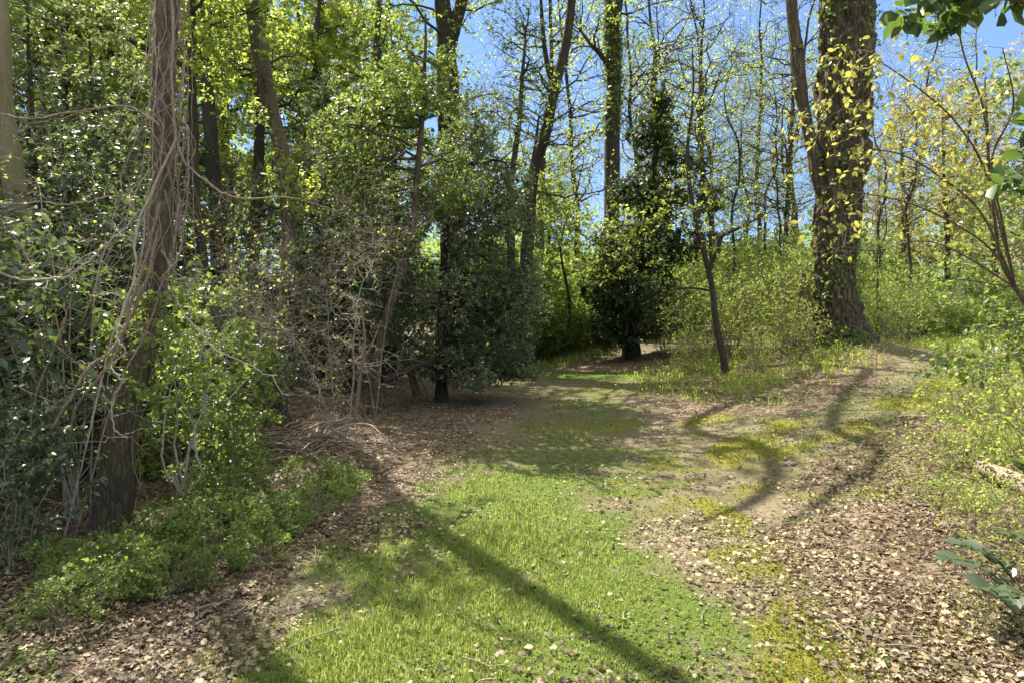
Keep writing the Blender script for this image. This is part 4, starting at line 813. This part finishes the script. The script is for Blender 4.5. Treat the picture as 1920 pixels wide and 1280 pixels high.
vine([(-40, 205, 4.6), (60, 222, 4.6), (150, 200, 4.6), (240, 205, 4.6), (300, 240, 4.6)], .012, 'twig', 'level grey bough joining the trunk from the left, highest of the side growth')
vine([(-30, 385, 4.5), (60, 382, 4.5), (130, 390, 4.5), (205, 372, 4.5), (270, 350, 4.55)], .009, 'twig', 'thin level bough at mid height left of the wrapped trunk')
vine([(30, 1010, 4.1), (52, 880, 4.1), (60, 780, 4.1), (110, 620, 4.2), (140, 540, 4.3)], .007, 'vine', 'thin upright vine stem left of the thick dropping vines')
vine([(300, 470, 4.4), (365, 545, 4.4), (420, 560, 4.6), (520, 600, 5.0)], .008, 'twig', 'thin vine reaching right from the trunk toward the bare shrub')
tx = lambda z: (np.interp(CAMH+(HY-np.array([985, 850, 720, 600, 460, 300, 120, -120.]))/F*4.8*1.0, [0], [0]) if 0 else 0)
_tz = np.array([P(0, a, 4.8)[2] for a in (985, 850, 720, 600, 460, 300, 120, -120, -600)]); _tx = np.array([P(a, 0, 4.8)[0] for a in (205, 222, 250, 282, 300, 308, 314, 320, 330)])
for i in range(48):
    z0 = 2.0+3.0*rng.random(); z1 = max(.05, z0-1.2-2.6*rng.random()); m = 9; z = np.linspace(z0, z1, m); an = rng.random()*6.28+np.cumsum(rng.normal(size=m))*.95
    rad = .10+.05*rng.random()*np.abs(np.sin(np.linspace(0, 7*rng.random(), m)))+.26*rng.random()**2*np.linspace(0, 1, m)**2; off = (.75*rng.random()**2)*(-1 if i % 3 else .5)*np.linspace(0, 1, m)**2
    Q = np.stack([np.interp(z, _tz, _tx)+rad*np.cos(an)+off, 4.82-np.abs(rad*np.sin(an))*(1 if i % 4 else -1), z], 1)
    Q = spline(Q, 44); Q += np.cumsum(rng.normal(size=Q.shape), 0)*.004; g = Geo(); r = .0018+.0042*rng.random()**2; tubes(g, Q, np.linspace(r, r*.6, 44), 6)
    tag(g.build('vine', MB[('vine', 'twig', 'palet')[i % 3]], loc=Q[-1]), 'thin brown vine clinging to the wrapped trunk', 'vine', 'thin vines tangled around the wrapped trunk')
# ================================================================== DEAD WOOD
gr = 'sticks heaped in the brush pile'
c0 = G(585, 850)
def stick_proto(L, r, seed):
    g = Geo(); Q = spline([[-L/2, 0, 0], [-L*.15, L*.04, L*.03], [L*.2, -L*.05, 0], [L/2, L*.03, L*.05]], 18); tubes(g, Q, np.linspace(r, r*.45, 18), 7, cap=True)
    for k in range(4):
        i = rng.integers(5, 16); d_ = nrm(Q[-1]-Q[0])*.6+rnd3(1)[0]*.6; tubes(g, curves(Q[i][None], (Q[i]+d_*L*.28)[None], 7, .1, .05), np.linspace(r*.5, r*.2, 7)[None], 5)
    return g
sp_ = [stick_proto(L, r, i).build('stick', MB[m]) for i, (L, r, m) in enumerate([(.9, .013, 'twig'), (.7, .009, 'vine'), (1.2, .011, 'twig'), (.6, .017, 'twig')])]
for i in range(64):
    o = sp_[i] if i < 4 else sp_[i % 4].copy()
    if i >= 4: scene.collection.objects.link(o)
    ox, oy = rng.normal(size=2)*[.34, .22]; h_ = .38*math.exp(-(ox**2/.28+oy**2/.12))
    o.location = (c0[0]+ox, c0[1]+oy, float(H(c0[0]+ox, c0[1]+oy))+.03+h_*rng.random()); o.rotation_euler = (rng.normal()*.1, rng.normal()*.22+.0, rng.normal()*.6+(.3 if i % 3 else 1.4)); s_ = .5+.6*rng.random(); o.scale = (s_, s_, s_)
    tag(o, 'dry brown stick heaped in the brush pile under the bent tree', 'stick', gr)
def deadwood(label, pts, r, mat='dark', forks=(), name='dead_branch', cat='dead branch'):
    pts = [G(*p) + [0, 0, .02+(r[0])] if len(p) == 2 else P(*p) for p in pts]; Q = spline(pts, 30); g = Geo(); b = Q[0].copy()
    tubes(g, Q, interp(r, 30), 12, .12, 5, cap=True)
    for f, fr in forks:
        f = [P(*p) for p in f]; k = np.argmin(np.linalg.norm(Q-f[0], axis=1)); f[0] = Q[k]; tubes(g, spline(f, 14), interp(fr, 14), 7, .08, 2)
    return tag(g.build(name, MB[mat], loc=b), label, cat)
deadwood('crooked dark dead stem leaning left beside the slim holly', [(783, 742, 10.2), (770, 700, 10.2), (748, 650, 10.2), (722, 600, 10.2)], [.06, .05, .045, .03], 'dark', [([(760, 690, 10.2), (800, 660, 10.2), (830, 630, 10.1)], [.03, .02, .008])])
deadwood('dark fallen bough lying against the crooked dead stem', [(720, 712, 9.9), (770, 690, 10), (812, 672, 10.2), (835, 650, 10.3)], [.06, .05, .035, .02], 'dark', [([(780, 690, 10), (800, 735, 9.8), (790, 750, 9.7)], [.02, .015, .006])])
deadwood('thin upright grey stem standing in front of the slim holly', [(668, 770, 7.9), (676, 700, 7.9), (684, 640, 7.9), (675, 560, 8)], [.022, .02, .018, .01], 'vine', [([(680, 680, 7.9), (700, 640, 7.9), (715, 600, 8)], [.012, .009, .004])])
deadwood('long thin pale branch lying on the brush pile and pointing right', [(560, 850), (640, 800, 7.4), (690, 795, 7.6), (715, 812, 7.3)], [.014, .012, .01, .004], 'palet')
lg = deadwood('weathered tan log lying half buried in leaves at the right edge', [(1838, 893), (1890, 915), (1950, 945), (2010, 968)], [.055, .065, .07, .06], 'log', name='fallen_log', cat='log')
deadwood('thin bare fallen branch lying above the tan log', [(1850, 868), (1900, 862), (1960, 880)], [.014, .012, .008], 'grey')
deadwood('thin pale branch lying across the grass near the bottom right', [(1560, 1175), (1620, 1195), (1680, 1215)], [.004, .004, .002], 'palet')
for k, (px, py, r) in enumerate([(1482, 872, .045), (1487, 1032, .03), (1492, 1178, .03)]):
    b = G(px, py); bm = rnd3(140); 
    import bmesh
    q = bmesh.new(); bmesh.ops.create_icosphere(q, subdivisions=3, radius=1)
    for v in q.verts:
        c = np.array(v.co); f = 1+.35*(float(noise(c[None]+k*5, 1.4, k)[0])-.5); v.co = (c[0]*r*1.3*f, c[1]*r*f, c[2]*r*.6*f)
    me = bpy.data.meshes.new('stone'); q.to_mesh(me); q.free(); me.materials.append(MB['grey']); me.polygons.foreach_set('use_smooth', [True]*len(me.polygons))
    o = bpy.data.objects.new('stone', me); scene.collection.objects.link(o); o.location = b+[0, 0, r*.25]
    tag(o, ['small grey stone on the bare earth right of the path centre', 'small dark stone on the yellow moss patch', 'small grey stone at the edge of the leaves near the bottom'][k], 'stone')
